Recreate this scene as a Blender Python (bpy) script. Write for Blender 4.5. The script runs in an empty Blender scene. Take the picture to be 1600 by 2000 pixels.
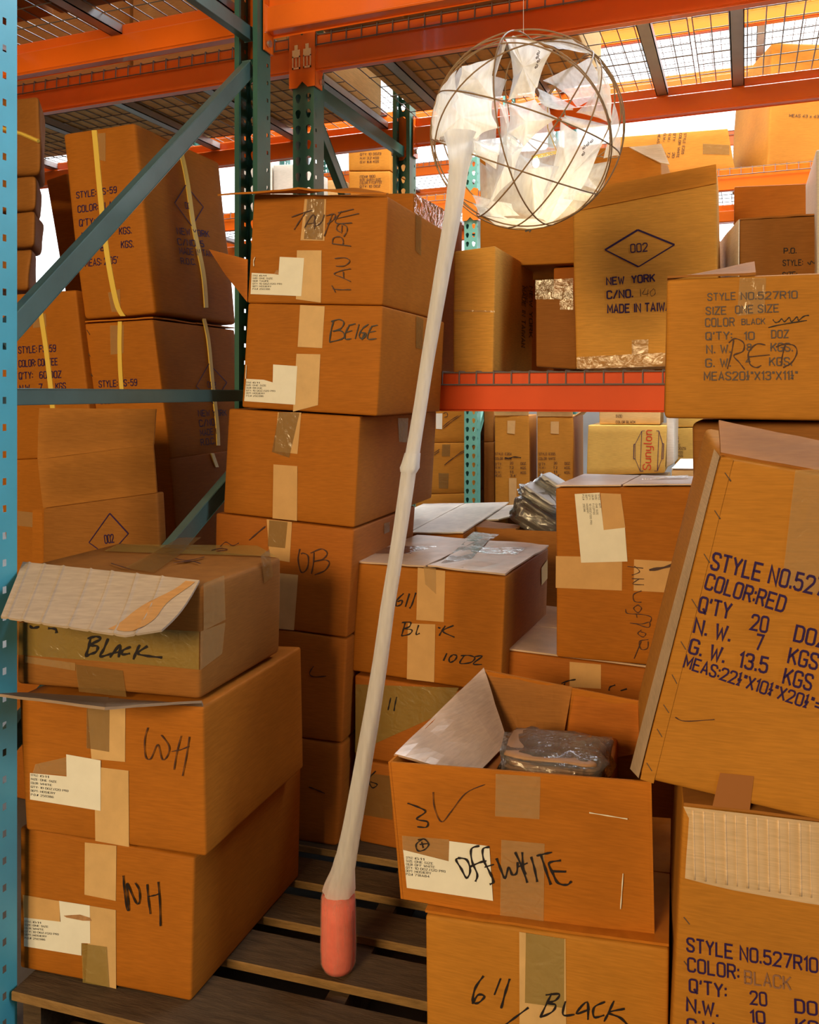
import bpy, bmesh, math, random
from mathutils import Vector, noise
from mathutils.geometry import tessellate_polygon

C = bpy.context.scene.collection
V = Vector
# ------------------------------------------------------------------ camera
FOC, VPY, H = 1668.0, 765.0, 1.26
YAW = math.radians(21.4)
RT = V((math.cos(YAW), math.sin(YAW), 0))
FW = V((-math.sin(YAW), math.cos(YAW), 0))
UP = V((0, 0, 1))
EYE = V((0, 0, H))
cam = bpy.data.cameras.new('camera')
cam.sensor_fit = 'HORIZONTAL'
cam.sensor_width = 36
cam.lens = 36 * FOC / 1600
cam.shift_y = -(1000 - VPY) / 1600
cam.clip_start = .05
camo = bpy.data.objects.new('camera', cam)
camo.location = EYE
camo.rotation_euler = (math.pi / 2, 0, YAW)
C.objects.link(camo)
bpy.context.scene.camera = camo
# ------------------------------------------------------------------ world, lights, exposure
scn = bpy.context.scene
vs = scn.view_settings
vs.view_transform = 'Standard'
vs.look = 'None'
vs.gamma = 1
vs.use_curve_mapping = False
vs.exposure = 0.0
w = bpy.data.worlds.new('world')
scn.world = w
w.use_nodes = True
w.node_tree.nodes['Background'].inputs[0].default_value = (.80, .90, 1, 1)
w.node_tree.nodes['Background'].inputs[1].default_value = .10


def area(name, loc, target, size, power, col):
    l = bpy.data.lights.new(name, 'AREA')
    l.shape = 'RECTANGLE'
    l.size, l.size_y = size
    l.energy = power
    l.color = col
    o = bpy.data.objects.new(name, l)
    o.location = loc
    o.rotation_euler = (V(target) - V(loc)).to_track_quat('-Z', 'Y').to_euler()
    C.objects.link(o)
    return o


WARM = (1.0, .72, .37)
COOL = (.80, .91, 1.0)
# warm light low from the front, and a warm strip over the back aisle
area('front_dock_light', (-1.25, -3.6, 2.5), (-.6, 1.6, 1.1), (1.5, 1.3), 245, WARM)
area('back_aisle_warm_light', (-.6, 4.0, 3.6), (-.6, 4.8, .6), (4.0, .3), 50, WARM)
# daylight from the open dock door at the right-hand end of the aisle
area('dock_door_daylight', (6.0, .35, 3.2), (-1.0, 1.6, 1.3), (1.2, 2.4), 110, COOL)
# daylight through roof glazing over the back aisles
area('skylight_daylight', (-.3, 4.1, 4.6), (-.3, 3.4, 0), (5.0, 1.2), 420, COOL)
area('skylight_daylight', (-5.0, 6.4, 5.0), (-4, 4, 0), (4.0, 1.5), 120, COOL)
WINDOW_EMIT = 3.0


# ------------------------------------------------------------------ materials
def hexlin(r, g, b):
    f = lambda c: (c / 12.92 if c <= .04045 else ((c + .055) / 1.055) ** 2.4)
    return (f(r / 255), f(g / 255), f(b / 255), 1)


def mat(name, col, rough=.6, spec=.4, metal=0, var=0, vscale=5, bump=0, bscale=200, stretch=(1, 1, 1), emit=0, alpha=1, trans=0, coat=0):
    m = bpy.data.materials.new(name)
    m.use_nodes = True
    nt = m.node_tree
    b = nt.nodes['Principled BSDF']
    if len(col) == 3:
        col = (*col, 1)
    b.inputs['Base Color'].default_value = col
    b.inputs['Roughness'].default_value = rough
    b.inputs['Specular IOR Level'].default_value = spec
    b.inputs['Metallic'].default_value = metal
    b.inputs['Alpha'].default_value = alpha
    b.inputs['Coat Weight'].default_value = coat
    if emit:
        b.inputs['Emission Color'].default_value = col
        b.inputs['Emission Strength'].default_value = emit
    if var or bump:
        tc = nt.nodes.new('ShaderNodeTexCoord')
        mp = nt.nodes.new('ShaderNodeMapping')
        mp.inputs['Scale'].default_value = stretch
        nt.links.new(tc.outputs['Object'], mp.inputs[0])
    if var:
        n1 = nt.nodes.new('ShaderNodeTexNoise')
        n1.inputs['Scale'].default_value = vscale
        n1.inputs['Detail'].default_value = 6
        n1.inputs['Roughness'].default_value = .6
        nt.links.new(mp.outputs[0], n1.inputs['Vector'])
        rp = nt.nodes.new('ShaderNodeValToRGB')
        rp.color_ramp.elements[0].position = .3
        rp.color_ramp.elements[1].position = .7
        rp.color_ramp.elements[0].color = (*[c * (1 - var) for c in col[:3]], 1)
        rp.color_ramp.elements[1].color = (*[min(1, c * (1 + var * .8)) for c in col[:3]], 1)
        nt.links.new(n1.outputs[0], rp.inputs[0])
        nt.links.new(rp.outputs[0], b.inputs['Base Color'])
    if bump:
        n2 = nt.nodes.new('ShaderNodeTexNoise')
        n2.inputs['Scale'].default_value = bscale
        n2.inputs['Detail'].default_value = 3
        nt.links.new(mp.outputs[0], n2.inputs['Vector'])
        bp = nt.nodes.new('ShaderNodeBump')
        bp.inputs['Strength'].default_value = bump
        bp.inputs['Distance'].default_value = .003
        nt.links.new(n2.outputs[0], bp.inputs['Height'])
        nt.links.new(bp.outputs[0], b.inputs['Normal'])
    return m


def kraft(name, col, var=.10, rough=.68, spec=.16, flute=0):
    m = mat(name, col, rough, spec, var=var, vscale=4.5, bump=.25, bscale=14, stretch=(1, 1, 1))
    nt = m.node_tree
    b = nt.nodes['Principled BSDF']
    ramp = [n for n in nt.nodes if n.type == 'VALTORGB'][0]
    tc = [n for n in nt.nodes if n.type == 'TEX_COORD'][0]
    # fine paper fibre, stretched sideways
    mp = nt.nodes.new('ShaderNodeMapping')
    mp.inputs['Scale'].default_value = (30, 30, 420)
    nt.links.new(tc.outputs['Object'], mp.inputs[0])
    nf = nt.nodes.new('ShaderNodeTexNoise')
    nf.inputs['Scale'].default_value = 1
    nf.inputs['Detail'].default_value = 2
    nt.links.new(mp.outputs[0], nf.inputs['Vector'])
    mr = nt.nodes.new('ShaderNodeMapRange')
    mr.inputs['From Min'].default_value = .3
    mr.inputs['From Max'].default_value = .7
    mr.inputs['To Min'].default_value = .90
    mr.inputs['To Max'].default_value = 1.10
    nt.links.new(nf.outputs[0], mr.inputs[0])
    # scuffed edges
    ge = nt.nodes.new('ShaderNodeNewGeometry')
    mr2 = nt.nodes.new('ShaderNodeMapRange')
    mr2.inputs['From Min'].default_value = .52
    mr2.inputs['From Max'].default_value = .62
    mr2.inputs['To Min'].default_value = 1.0
    mr2.inputs['To Max'].default_value = 1.28
    nt.links.new(ge.outputs['Pointiness'], mr2.inputs[0])
    mu = nt.nodes.new('ShaderNodeMath')
    mu.operation = 'MULTIPLY'
    nt.links.new(mr.outputs[0], mu.inputs[0])
    nt.links.new(mr2.outputs[0], mu.inputs[1])
    vm = nt.nodes.new('ShaderNodeVectorMath')
    vm.operation = 'SCALE'
    nt.links.new(ramp.outputs[0], vm.inputs[0])
    nt.links.new(mu.outputs[0], vm.inputs['Scale'])
    nt.links.new(vm.outputs[0], b.inputs['Base Color'])
    return m


K1 = kraft('kraft_board_orange', (.39, .126, .011))
K2 = kraft('kraft_board_golden', (.46, .185, .022))
K2B = kraft('kraft_board_golden_brightened', (.66, .32, .055))  # golden board brightened to make up for weaker light on the shelf
K3 = kraft('kraft_board_dull_brown', (.29, .112, .022))
K4 = kraft('kraft_board_pale', (.66, .42, .17))
K5 = kraft('kraft_board_deep', (.37, .110, .012))
KIN = kraft('kraft_liner_greyish', (.50, .36, .25), var=.16)
KTORN = kraft('torn_board_pale', (.62, .44, .27), var=.2)
KTOP = kraft('board_painted_sheen', (.52, .36, .25), rough=.32, spec=.6, var=.2)  # pale tone stands in for daylight sheen on the board
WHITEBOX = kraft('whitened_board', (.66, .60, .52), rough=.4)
EDGE = mat('board_edge', (.70, .55, .38), .8, .2, var=.2, vscale=60)
TAPE_P = mat('paper_tape', (.60, .34, .125), .5, .35, var=.08, vscale=20)
TAPE_P2 = mat('paper_tape_pale', (.64, .40, .17), .5, .35, var=.10, vscale=20)


def clear_tape(name, col, mixf, rough=.18):
    m = bpy.data.materials.new(name)
    m.use_nodes = True
    nt = m.node_tree
    b = nt.nodes['Principled BSDF']
    b.inputs['Base Color'].default_value = (*col, 1)
    b.inputs['Roughness'].default_value = rough
    b.inputs['Specular IOR Level'].default_value = .9
    b.inputs['Alpha'].default_value = mixf
    tc = nt.nodes.new('ShaderNodeTexCoord')
    n = nt.nodes.new('ShaderNodeTexNoise')
    n.inputs['Scale'].default_value = 38
    n.inputs['Detail'].default_value = 4
    n.inputs['Distortion'].default_value = 1.2
    nt.links.new(tc.outputs['Object'], n.inputs['Vector'])
    bp = nt.nodes.new('ShaderNodeBump')
    bp.inputs['Strength'].default_value = .55
    bp.inputs['Distance'].default_value = .006
    nt.links.new(n.outputs[0], bp.inputs['Height'])
    nt.links.new(bp.outputs[0], b.inputs['Normal'])
    return m


def gloss_film(name, tint, k, rough=.07, milky=.10):
    """Thin clear plastic: mostly see-through, with a creased mirror sheen and a little haze of its own."""
    m = bpy.data.materials.new(name)
    m.use_nodes = True
    nt = m.node_tree
    nt.nodes.clear()
    o = nt.nodes.new('ShaderNodeOutputMaterial')
    tr = nt.nodes.new('ShaderNodeBsdfTransparent')
    tr.inputs[0].default_value = (*tint, 1)
    gl = nt.nodes.new('ShaderNodeBsdfGlossy')
    gl.inputs['Roughness'].default_value = rough
    df = nt.nodes.new('ShaderNodeBsdfDiffuse')
    df.inputs[0].default_value = (.7, .68, .64, 1)
    lw = nt.nodes.new('ShaderNodeLayerWeight')
    lw.inputs[0].default_value = k
    tc = nt.nodes.new('ShaderNodeTexCoord')
    n = nt.nodes.new('ShaderNodeTexNoise')
    n.inputs['Scale'].default_value = 30
    n.inputs['Detail'].default_value = 4
    n.inputs['Distortion'].default_value = 1.4
    nt.links.new(tc.outputs['Object'], n.inputs['Vector'])
    bp = nt.nodes.new('ShaderNodeBump')
    bp.inputs['Strength'].default_value = .7
    bp.inputs['Distance'].default_value = .008
    nt.links.new(n.outputs[0], bp.inputs['Height'])
    nt.links.new(bp.outputs[0], gl.inputs['Normal'])
    nt.links.new(bp.outputs[0], lw.inputs['Normal'])
    m0 = nt.nodes.new('ShaderNodeMixShader')
    m0.inputs[0].default_value = milky
    nt.links.new(tr.outputs[0], m0.inputs[1])
    nt.links.new(df.outputs[0], m0.inputs[2])
    m1 = nt.nodes.new('ShaderNodeMixShader')
    nt.links.new(lw.outputs['Fresnel'], m1.inputs[0])
    nt.links.new(m0.outputs[0], m1.inputs[1])
    nt.links.new(gl.outputs[0], m1.inputs[2])
    nt.links.new(m1.outputs[0], o.inputs[0])
    return m


TAPE_B = clear_tape('brown_packing_tape', (.27, .155, .05), .55)
TAPE_G = clear_tape('olive_packing_tape', (.34, .235, .06), .62, .25)
TAPE_C = clear_tape('clear_packing_tape', (.55, .36, .16), .42, .12)
FILM = gloss_film('clear_plastic_film', (.93, .90, .86), .42)
FILM2 = gloss_film('glossy_lid_tape', (.92, .88, .82), .62, .12, .22)
FILMD = clear_tape('dark_plastic_film', (.16, .09, .05), .65, .10)
PAPER = mat('white_label_paper', (.80, .76, .66), .6, .3, var=.04, vscale=30)
INK = mat('printing_ink_violet', (.030, .012, .075), .6, .2)
INKG = mat('printing_ink_faded', (.115, .085, .075), .6, .2)
INKF = mat('printing_ink_worn', (.26, .13, .075), .6, .2)
INKR = mat('printing_ink_red', (.60, .045, .02), .6, .2)
MARK = mat('black_marker', (.012, .008, .010), .45, .4)
MARKB = mat('worn_marker', (.065, .028, .022), .5, .3)
STRAP = mat('yellow_strapping', (.80, .56, .10), .35, .5)
STAPLE = mat('steel_staple', (.16, .10, .06), .4, .5, metal=.4)
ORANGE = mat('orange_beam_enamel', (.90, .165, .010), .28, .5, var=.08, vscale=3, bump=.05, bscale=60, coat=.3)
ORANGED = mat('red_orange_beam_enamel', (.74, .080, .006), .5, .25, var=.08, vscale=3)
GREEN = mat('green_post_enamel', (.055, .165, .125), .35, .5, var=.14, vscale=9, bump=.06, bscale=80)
TEAL = mat('daylit_post_enamel', (.10, .52, .70), .33, .5, var=.08, vscale=8, bump=.05, bscale=80)  # cool daylight on the front post is put into its colour
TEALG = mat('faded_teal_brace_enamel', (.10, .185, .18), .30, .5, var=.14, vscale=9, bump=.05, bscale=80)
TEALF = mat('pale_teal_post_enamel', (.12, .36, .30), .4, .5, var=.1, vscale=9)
ZINC = mat('zinc_wire', (.20, .17, .15), .5, .4)
ZINCC = mat('galvanised_channel', (.42, .43, .44), .38, .6, metal=.55, var=.1, vscale=12)
STEEL = mat('bright_steel', (.72, .72, .70), .25, .6, metal=.9)
WOOD = mat('weathered_pallet_wood', (.088, .054, .029), .8, .2, var=.35, vscale=7, bump=.5, bscale=26, stretch=(2, 14, 10))
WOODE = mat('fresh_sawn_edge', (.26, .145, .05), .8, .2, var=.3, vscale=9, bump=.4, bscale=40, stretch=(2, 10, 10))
CONC = mat('concrete_floor', (.10, .09, .08), .55, .4, var=.2, vscale=2, bump=.2, bscale=60)
WALLM = mat('painted_block_wall', (.66, .66, .64), .8, .2, var=.05, vscale=3, bump=.2, bscale=30)
WALLD = mat('painted_front_wall', (.16, .11, .07), .8, .2, var=.05, vscale=3)
ROOF = mat('white_roof_sheet', (.42, .42, .42), .6, .3, var=.04, vscale=2)
FRAME = mat('window_frame_grey', (.30, .32, .33), .5, .4)
RATTAN = mat('peeled_willow_hoop', (.27, .165, .085), .5, .4, var=.2, vscale=40)
THREADM = mat('pale_thread', (.7, .6, .5), .6, .3)
BRASS = mat('yellowed_bulb_clip', (.65, .42, .08), .4, .5, metal=.3)
PINK = mat('salmon_filling', (.86, .155, .11), .6, .3, var=.10, vscale=60, bump=.2, bscale=120)
BUNDLE = mat('packed_hosiery_card', (.36, .20, .11), .5, .4, var=.2, vscale=14)
CARDW = mat('packet_card_grey', (.62, .64, .66), .4, .5, var=.1, vscale=14)
BAG = mat('crumpled_plastic_bag', (.30, .27, .25), .25, .6, var=.3, vscale=16, bump=.5, bscale=30)
RUST = mat('torn_label_fibres', (.42, .22, .10), .9, .1, var=.3, vscale=80)


def glass_light(name, strength):
    m = bpy.data.materials.new(name)
    m.use_nodes = True
    nt = m.node_tree
    nt.nodes.clear()
    o = nt.nodes.new('ShaderNodeOutputMaterial')
    e = nt.nodes.new('ShaderNodeEmission')
    e.inputs[0].default_value = (.93, .97, 1, 1)
    e.inputs[1].default_value = strength
    nt.links.new(e.outputs[0], o.inputs[0])
    return m


PANE = glass_light('daylit_frosted_pane', WINDOW_EMIT)


def fabric(name, col, trans, tint):
    m = bpy.data.materials.new(name)
    m.use_nodes = True
    nt = m.node_tree
    nt.nodes.clear()
    o = nt.nodes.new('ShaderNodeOutputMaterial')
    d = nt.nodes.new('ShaderNodeBsdfDiffuse')
    d.inputs[0].default_value = (*col, 1)
    t = nt.nodes.new('ShaderNodeBsdfTranslucent')
    t.inputs[0].default_value = (*tint, 1)
    tr = nt.nodes.new('ShaderNodeBsdfTransparent')
    m1 = nt.nodes.new('ShaderNodeMixShader')
    m1.inputs[0].default_value = .62
    nt.links.new(d.outputs[0], m1.inputs[1])
    nt.links.new(t.outputs[0], m1.inputs[2])
    m2 = nt.nodes.new('ShaderNodeMixShader')
    # knit: denser and thinner runs along the stocking
    tc = nt.nodes.new('ShaderNodeTexCoord')
    mp = nt.nodes.new('ShaderNodeMapping')
    mp.inputs['Scale'].default_value = (70, 70, 8)
    nz = nt.nodes.new('ShaderNodeTexNoise')
    nz.inputs['Scale'].default_value = 1.5
    nz.inputs['Detail'].default_value = 3
    nt.links.new(tc.outputs['Object'], mp.inputs[0])
    nt.links.new(mp.outputs[0], nz.inputs['Vector'])
    mr = nt.nodes.new('ShaderNodeMapRange')
    mr.inputs['From Min'].default_value = .3
    mr.inputs['From Max'].default_value = .7
    mr.inputs['To Min'].default_value = max(0, trans - .10)
    mr.inputs['To Max'].default_value = trans + .10
    nt.links.new(nz.outputs[0], mr.inputs[0])
    nt.links.new(mr.outputs[0], m2.inputs[0])
    nt.links.new(m1.outputs[0], m2.inputs[1])
    nt.links.new(tr.outputs[0], m2.inputs[2])
    nt.links.new(m2.outputs[0], o.inputs[0])
    return m


NYLON = fabric('white_nylon', (.84, .87, .92), .16, (.95, .96, .98))
NYLON2 = fabric('white_nylon_sheer', (.84, .87, .92), .34, (.95, .96, .98))
SLEEVE = fabric('white_nylon_sleeve', (.93, .96, 1.0), .08, (.95, .93, .92))
SLEEVE2 = fabric('white_nylon_over_filling', (.86, .72, .62), .72, (.85, .7, .6))


# ------------------------------------------------------------------ pixel rays of the photograph -> points in the place
def ray(x, y):
    return FW + RT * ((x - 800) / FOC) + UP * ((VPY - y) / FOC)


def hit(px, p0, n):
    d = ray(*px)
    return EYE + d * ((p0 - EYE).dot(n) / d.dot(n))


def at_y(x, y, Y):
    d = ray(x, y)
    return EYE + d * (Y / d.y)


def at_z(x, y, Z):
    d = ray(x, y)
    return EYE + d * ((Z - H) / d.z)


def at_zc(x, y, zc):
    return EYE + ray(x, y) * zc


def at_x(x, y, X):
    d = ray(x, y)
    return EYE + d * (X / d.x)


def cr(ox, oy, s):
    return lambda pts: [(ox + a / s, oy + b / s) for a, b in pts]


# ------------------------------------------------------------------ objects
def setp(o, label=None, cat=None, group=None, kind=None):
    if label:
        o['label'] = label
    if cat:
        o['category'] = cat
    if group:
        o['group'] = group
    if kind:
        o['kind'] = kind
    return o


def mesh_obj(name, verts, faces, m, parent=None, smooth=False, origin=None):
    me = bpy.data.meshes.new(name)
    og = origin
    if og is None:
        og = parent_origin(parent)
    me.from_pydata([tuple(V(v) - og) for v in verts], [], faces)
    if smooth:
        me.polygons.foreach_set('use_smooth', [True] * len(me.polygons))
    me.materials.append(m)
    o = bpy.data.objects.new(name, me)
    C.objects.link(o)
    if parent is not None:
        o.parent = parent
        if origin is not None:
            o.location = og - parent_origin(parent)
    else:
        o.location = og
    return o


def parent_origin(p):
    r = V((0, 0, 0))
    while p is not None:
        r += p.location
        p = p.parent
    return r


def empty(name, loc, label, cat, group=None):
    o = bpy.data.objects.new(name, None)
    o.empty_display_size = .05
    o.location = loc
    C.objects.link(o)
    return setp(o, label, cat, group)


class MB:
    def __init__(s):
        s.v, s.f = [], []

    def add(s, vs, fs):
        k = len(s.v)
        s.v += [V(a) for a in vs]
        s.f += [tuple(i + k for i in f) for f in fs]
        return s

    def hexa(s, c):  # 8 corners: bottom 4 ccw, top 4 ccw
        return s.add(c, [(3, 2, 1, 0), (4, 5, 6, 7), (0, 1, 5, 4), (1, 2, 6, 5), (2, 3, 7, 6), (3, 0, 4, 7)])

    def box(s, a, b):
        (x0, y0, z0), (x1, y1, z1) = a, b
        return s.hexa([(x0, y0, z0), (x1, y0, z0), (x1, y1, z0), (x0, y1, z0), (x0, y0, z1), (x1, y0, z1), (x1, y1, z1), (x0, y1, z1)])

    def bar(s, p, q, wdt, hgt, upv=(0, 0, 1)):
        p, q = V(p), V(q)
        d = (q - p).normalized()
        sd = d.cross(V(upv)).normalized() * (wdt / 2)
        u = sd.cross(d).normalized() * (hgt / 2)
        return s.hexa([p - sd - u, p + sd - u, q + sd - u, q - sd - u, p - sd + u, p + sd + u, q + sd + u, q - sd + u])

    def tube(s, pts, r, n=8, closed=False, cap=True):
        pts = [V(p) for p in pts]
        m = len(pts)
        rr = r if isinstance(r, (list, tuple)) else [r] * m
        ref = V((.31, .17, .93))
        vs, fs = [], []
        for i, p in enumerate(pts):
            a = pts[(i - 1) % m] if (closed or i > 0) else p
            b = pts[(i + 1) % m] if (closed or i < m - 1) else p
            d = (b - a).normalized()
            u = (ref - d * ref.dot(d))
            if u.length < .05:
                u = V((1, 0, 0)) - d * d.x
            u.normalize()
            ref = u
            t = d.cross(u)
            for k in range(n):
                an = 2 * math.pi * k / n
                vs.append(p + (u * math.cos(an) + t * math.sin(an)) * rr[i])
        for i in range(m if closed else m - 1):
            for k in range(n):
                a, b = i * n + k, i * n + (k + 1) % n
                j = ((i + 1) % m) * n
                fs.append((a, b, j + (k + 1) % n, j + k))
        if cap and not closed:
            fs.append(tuple(range(n))[::-1])
            fs.append(tuple((m - 1) * n + k for k in range(n)))
        return s.add(vs, fs)

    def build(s, name, m, parent=None, smooth=False, origin=None):
        return mesh_obj(name, s.v, s.f, m, parent, smooth, origin)


def bevel(o, wd=.002, seg=2):
    b = o.modifiers.new('bevel', 'BEVEL')
    b.width = wd
    b.segments = seg
    b.limit_method = 'ANGLE'
    return o


# ------------------------------------------------------------------ printing: a plain condensed stencil alphabet and marker strokes
_O = [(0, 1), (0, 6), (.35, 6.65), (1, 7), (3, 7), (3.65, 6.65), (4, 6), (4, 1), (3.65, .35), (3, 0), (1, 0), (.35, .35), (0, 1)]
_S5 = [(0, .9), (.35, .3), (1, 0), (3, 0), (3.7, .35), (4, 1), (4, 2.9), (3.65, 3.6), (3, 3.9), (1, 3.9), (.3, 3.6)]
GLYPH = {
    'A': [[(0, 0), (2, 7), (4, 0)], [(.7, 2.1), (3.3, 2.1)]],
    'B': [[(0, 0), (0, 7), (2.9, 7), (3.7, 6.5), (3.8, 5.2), (3.5, 4), (2.9, 3.7), (0, 3.7)], [(2.9, 3.7), (3.7, 3.2), (4, 2), (3.8, .6), (3, 0), (0, 0)]],
    'C': [[(4, 5.4), (4, 6), (3.65, 6.65), (3, 7), (1, 7), (.35, 6.65), (0, 6), (0, 1), (.35, .35), (1, 0), (3, 0), (3.65, .35), (4, 1), (4, 1.6)]],
    'D': [[(0, 0), (0, 7), (2.8, 7), (3.7, 6.4), (4, 5.4), (4, 1.6), (3.7, .6), (2.8, 0), (0, 0)]],
    'E': [[(4, 7), (0, 7), (0, 0), (4, 0)], [(0, 3.6), (3.3, 3.6)]],
    'F': [[(4, 7), (0, 7), (0, 0)], [(0, 3.6), (3.3, 3.6)]],
    'G': [[(4, 5.4), (4, 6), (3.65, 6.65), (3, 7), (1, 7), (.35, 6.65), (0, 6), (0, 1), (.35, .35), (1, 0), (3, 0), (3.65, .35), (4, 1), (4, 3.2), (2.2, 3.2)]],
    'H': [[(0, 0), (0, 7)], [(4, 0), (4, 7)], [(0, 3.6), (4, 3.6)]],
    'I': [[(.5, 0), (.5, 7)]],
    'J': [[(3, 7), (3, 1), (2.5, .2), (1.6, 0), (.5, .2), (0, 1)]],
    'K': [[(0, 0), (0, 7)], [(4, 7), (0, 2.6)], [(1.5, 4.2), (4, 0)]],
    'L': [[(0, 7), (0, 0), (3.6, 0)]],
    'M': [[(0, 0), (0, 7), (2.3, 2), (4.6, 7), (4.6, 0)]],
    'N': [[(0, 0), (0, 7), (4, 0), (4, 7)]],
    'O': [_O], '0': [_O],
    'P': [[(0, 0), (0, 7), (3, 7), (3.8, 6.4), (4, 5.3), (3.8, 4), (3, 3.3), (0, 3.3)]],
    'Q': [_O, [(2.4, 1.8), (4.1, -.4)]],
    'R': [[(0, 0), (0, 7), (3, 7), (3.8, 6.4), (4, 5.3), (3.8, 4.1), (3, 3.5), (0, 3.5)], [(2.2, 3.5), (4, 0)]],
    'S': [[(4, 5.5), (3.9, 6.2), (3.3, 6.9), (2, 7), (.8, 6.9), (.1, 6.1), (.1, 5), (.7, 4), (3.2, 3), (3.9, 2.1), (3.9, 1), (3.3, .2), (2, 0), (.7, .2), (.1, .9), (0, 1.6)]],
    'T': [[(0, 7), (4, 7)], [(2, 7), (2, 0)]],
    'U': [[(0, 7), (0, 1), (.35, .35), (1, 0), (3, 0), (3.65, .35), (4, 1), (4, 7)]],
    'V': [[(0, 7), (2, 0), (4, 7)]],
    'W': [[(0, 7), (1.2, 0), (2.5, 5), (3.8, 0), (5, 7)]],
    'X': [[(0, 0), (4, 7)], [(0, 7), (4, 0)]],
    'Y': [[(0, 7), (2, 3.4), (4, 7)], [(2, 3.4), (2, 0)]],
    'Z': [[(0, 7), (4, 7), (0, 0), (4, 0)]],
    '1': [[(0, 5.6), (1.3, 7), (1.3, 0)]],
    '2': [[(0, 5.4), (.1, 6.2), (.8, 6.9), (2, 7), (3.2, 6.9), (3.9, 6.2), (4, 5), (3.6, 4), (0, 0), (4, 0)]],
    '3': [[(0, 5.8), (.6, 6.8), (2, 7), (3.4, 6.8), (3.9, 5.8), (3.7, 4.4), (2.8, 3.7), (1.6, 3.7)], [(2.8, 3.7), (3.8, 3), (4, 1.6), (3.4, .3), (2, 0), (.6, .3), (0, 1.3)]],
    '4': [[(3, 0), (3, 7), (0, 2), (4, 2)]],
    '5': [[(3.8, 7), (.5, 7), (.3, 3.7)], [(.3, 3.7), (1.2, 4.3), (3, 4.2), (3.8, 3.5), (4, 2), (3.7, .6), (2.6, 0), (1, .1), (0, 1.1)]],
    '6': [[(3.6, 6.2), (3, 6.9), (2, 7), (.8, 6.7), (.1, 5.4), (0, 1.4), (.5, .3), (2, 0), (3.4, .3), (4, 1.4), (3.9, 3), (3.2, 3.9), (1.5, 4), (.1, 3)]],
    '7': [[(0, 7), (4, 7), (1.4, 0)]],
    '8': [[(2, 3.7), (.6, 4.4), (.2, 5.6), (.7, 6.7), (2, 7), (3.3, 6.7), (3.8, 5.6), (3.4, 4.4), (2, 3.7), (.4, 2.9), (0, 1.6), (.5, .3), (2, 0), (3.5, .3), (4, 1.6), (3.6, 2.9), (2, 3.7)]],
    '9': [[(.4, .8), (1, .1), (2, 0), (3.2, .3), (3.9, 1.6), (4, 5.6), (3.5, 6.7), (2, 7), (.6, 6.7), (0, 5.6), (.1, 4), (.8, 3.1), (2.5, 3), (3.9, 4)]],
    '.': [[(.1, .0), (.1, .9)]], ',': [[(.3, .8), (0, -.9)]],
    ':': [[(.1, 1), (.1, 1.9)], [(.1, 4.4), (.1, 5.3)]],
    "'": [[(.3, 7), (0, 5.2)]], '"': [[(0, 7), (0, 5.4)], [(1, 7), (1, 5.4)]],
    '/': [[(0, -.3), (3.4, 7.2)]], '-': [[(.3, 3.4), (2.7, 3.4)]], '=': [[(.2, 2.4), (3.4, 2.4)], [(.2, 4.6), (3.4, 4.6)]],
    '#': [[(1, 0), (1.8, 7)], [(2.6, 0), (3.4, 7)], [(.2, 2.3), (4, 2.3)], [(.5, 4.7), (4.2, 4.7)]],
    '(': [[(1.2, 7.4), (.2, 5.6), (.2, 1.4), (1.2, -.4)]], ')': [[(0, 7.4), (1, 5.6), (1, 1.4), (0, -.4)]],
    'x': [[(0, 0), (3.2, 4.6)], [(0, 4.6), (3.2, 0)]],
    'u': [[(0, 4.8), (0, .9), (.8, 0), (2.2, 0), (3.2, .9)], [(3.2, 4.8), (3.2, 0)]],
    'n': [[(0, 0), (0, 4.8)], [(0, 3.9), (1, 4.8), (2.4, 4.8), (3.2, 3.9), (3.2, 0)]],
    'y': [[(0, 4.8), (0, 1.3), (.8, .5), (3.2, .5)], [(3.2, 4.8), (3.2, -1.2), (2.4, -2), (.3, -2)]],
    'l': [[(.4, 7.2), (.4, .6), (1.2, 0)]],
    'o': [[(0, 1), (0, 3.8), (1, 4.8), (2.2, 4.8), (3.2, 3.8), (3.2, 1), (2.2, 0), (1, 0), (0, 1)]],
    '½': [[(0, 6.6), (.7, 7.2), (.7, 4.2)], [(-.2, 3.5), (2, 3.5)], [(.1, 2.4), (.6, 2.9), (1.3, 2.6), (1.2, 1.8), (.1, .2), (1.5, .2)]],
    '¼': [[(0, 6.6), (.7, 7.2), (.7, 4.2)], [(-.2, 3.5), (2, 3.5)], [(1.2, .1), (1.2, 2.9), (.1, .9), (1.6, .9)]],
}
_font_cache = {}


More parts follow.
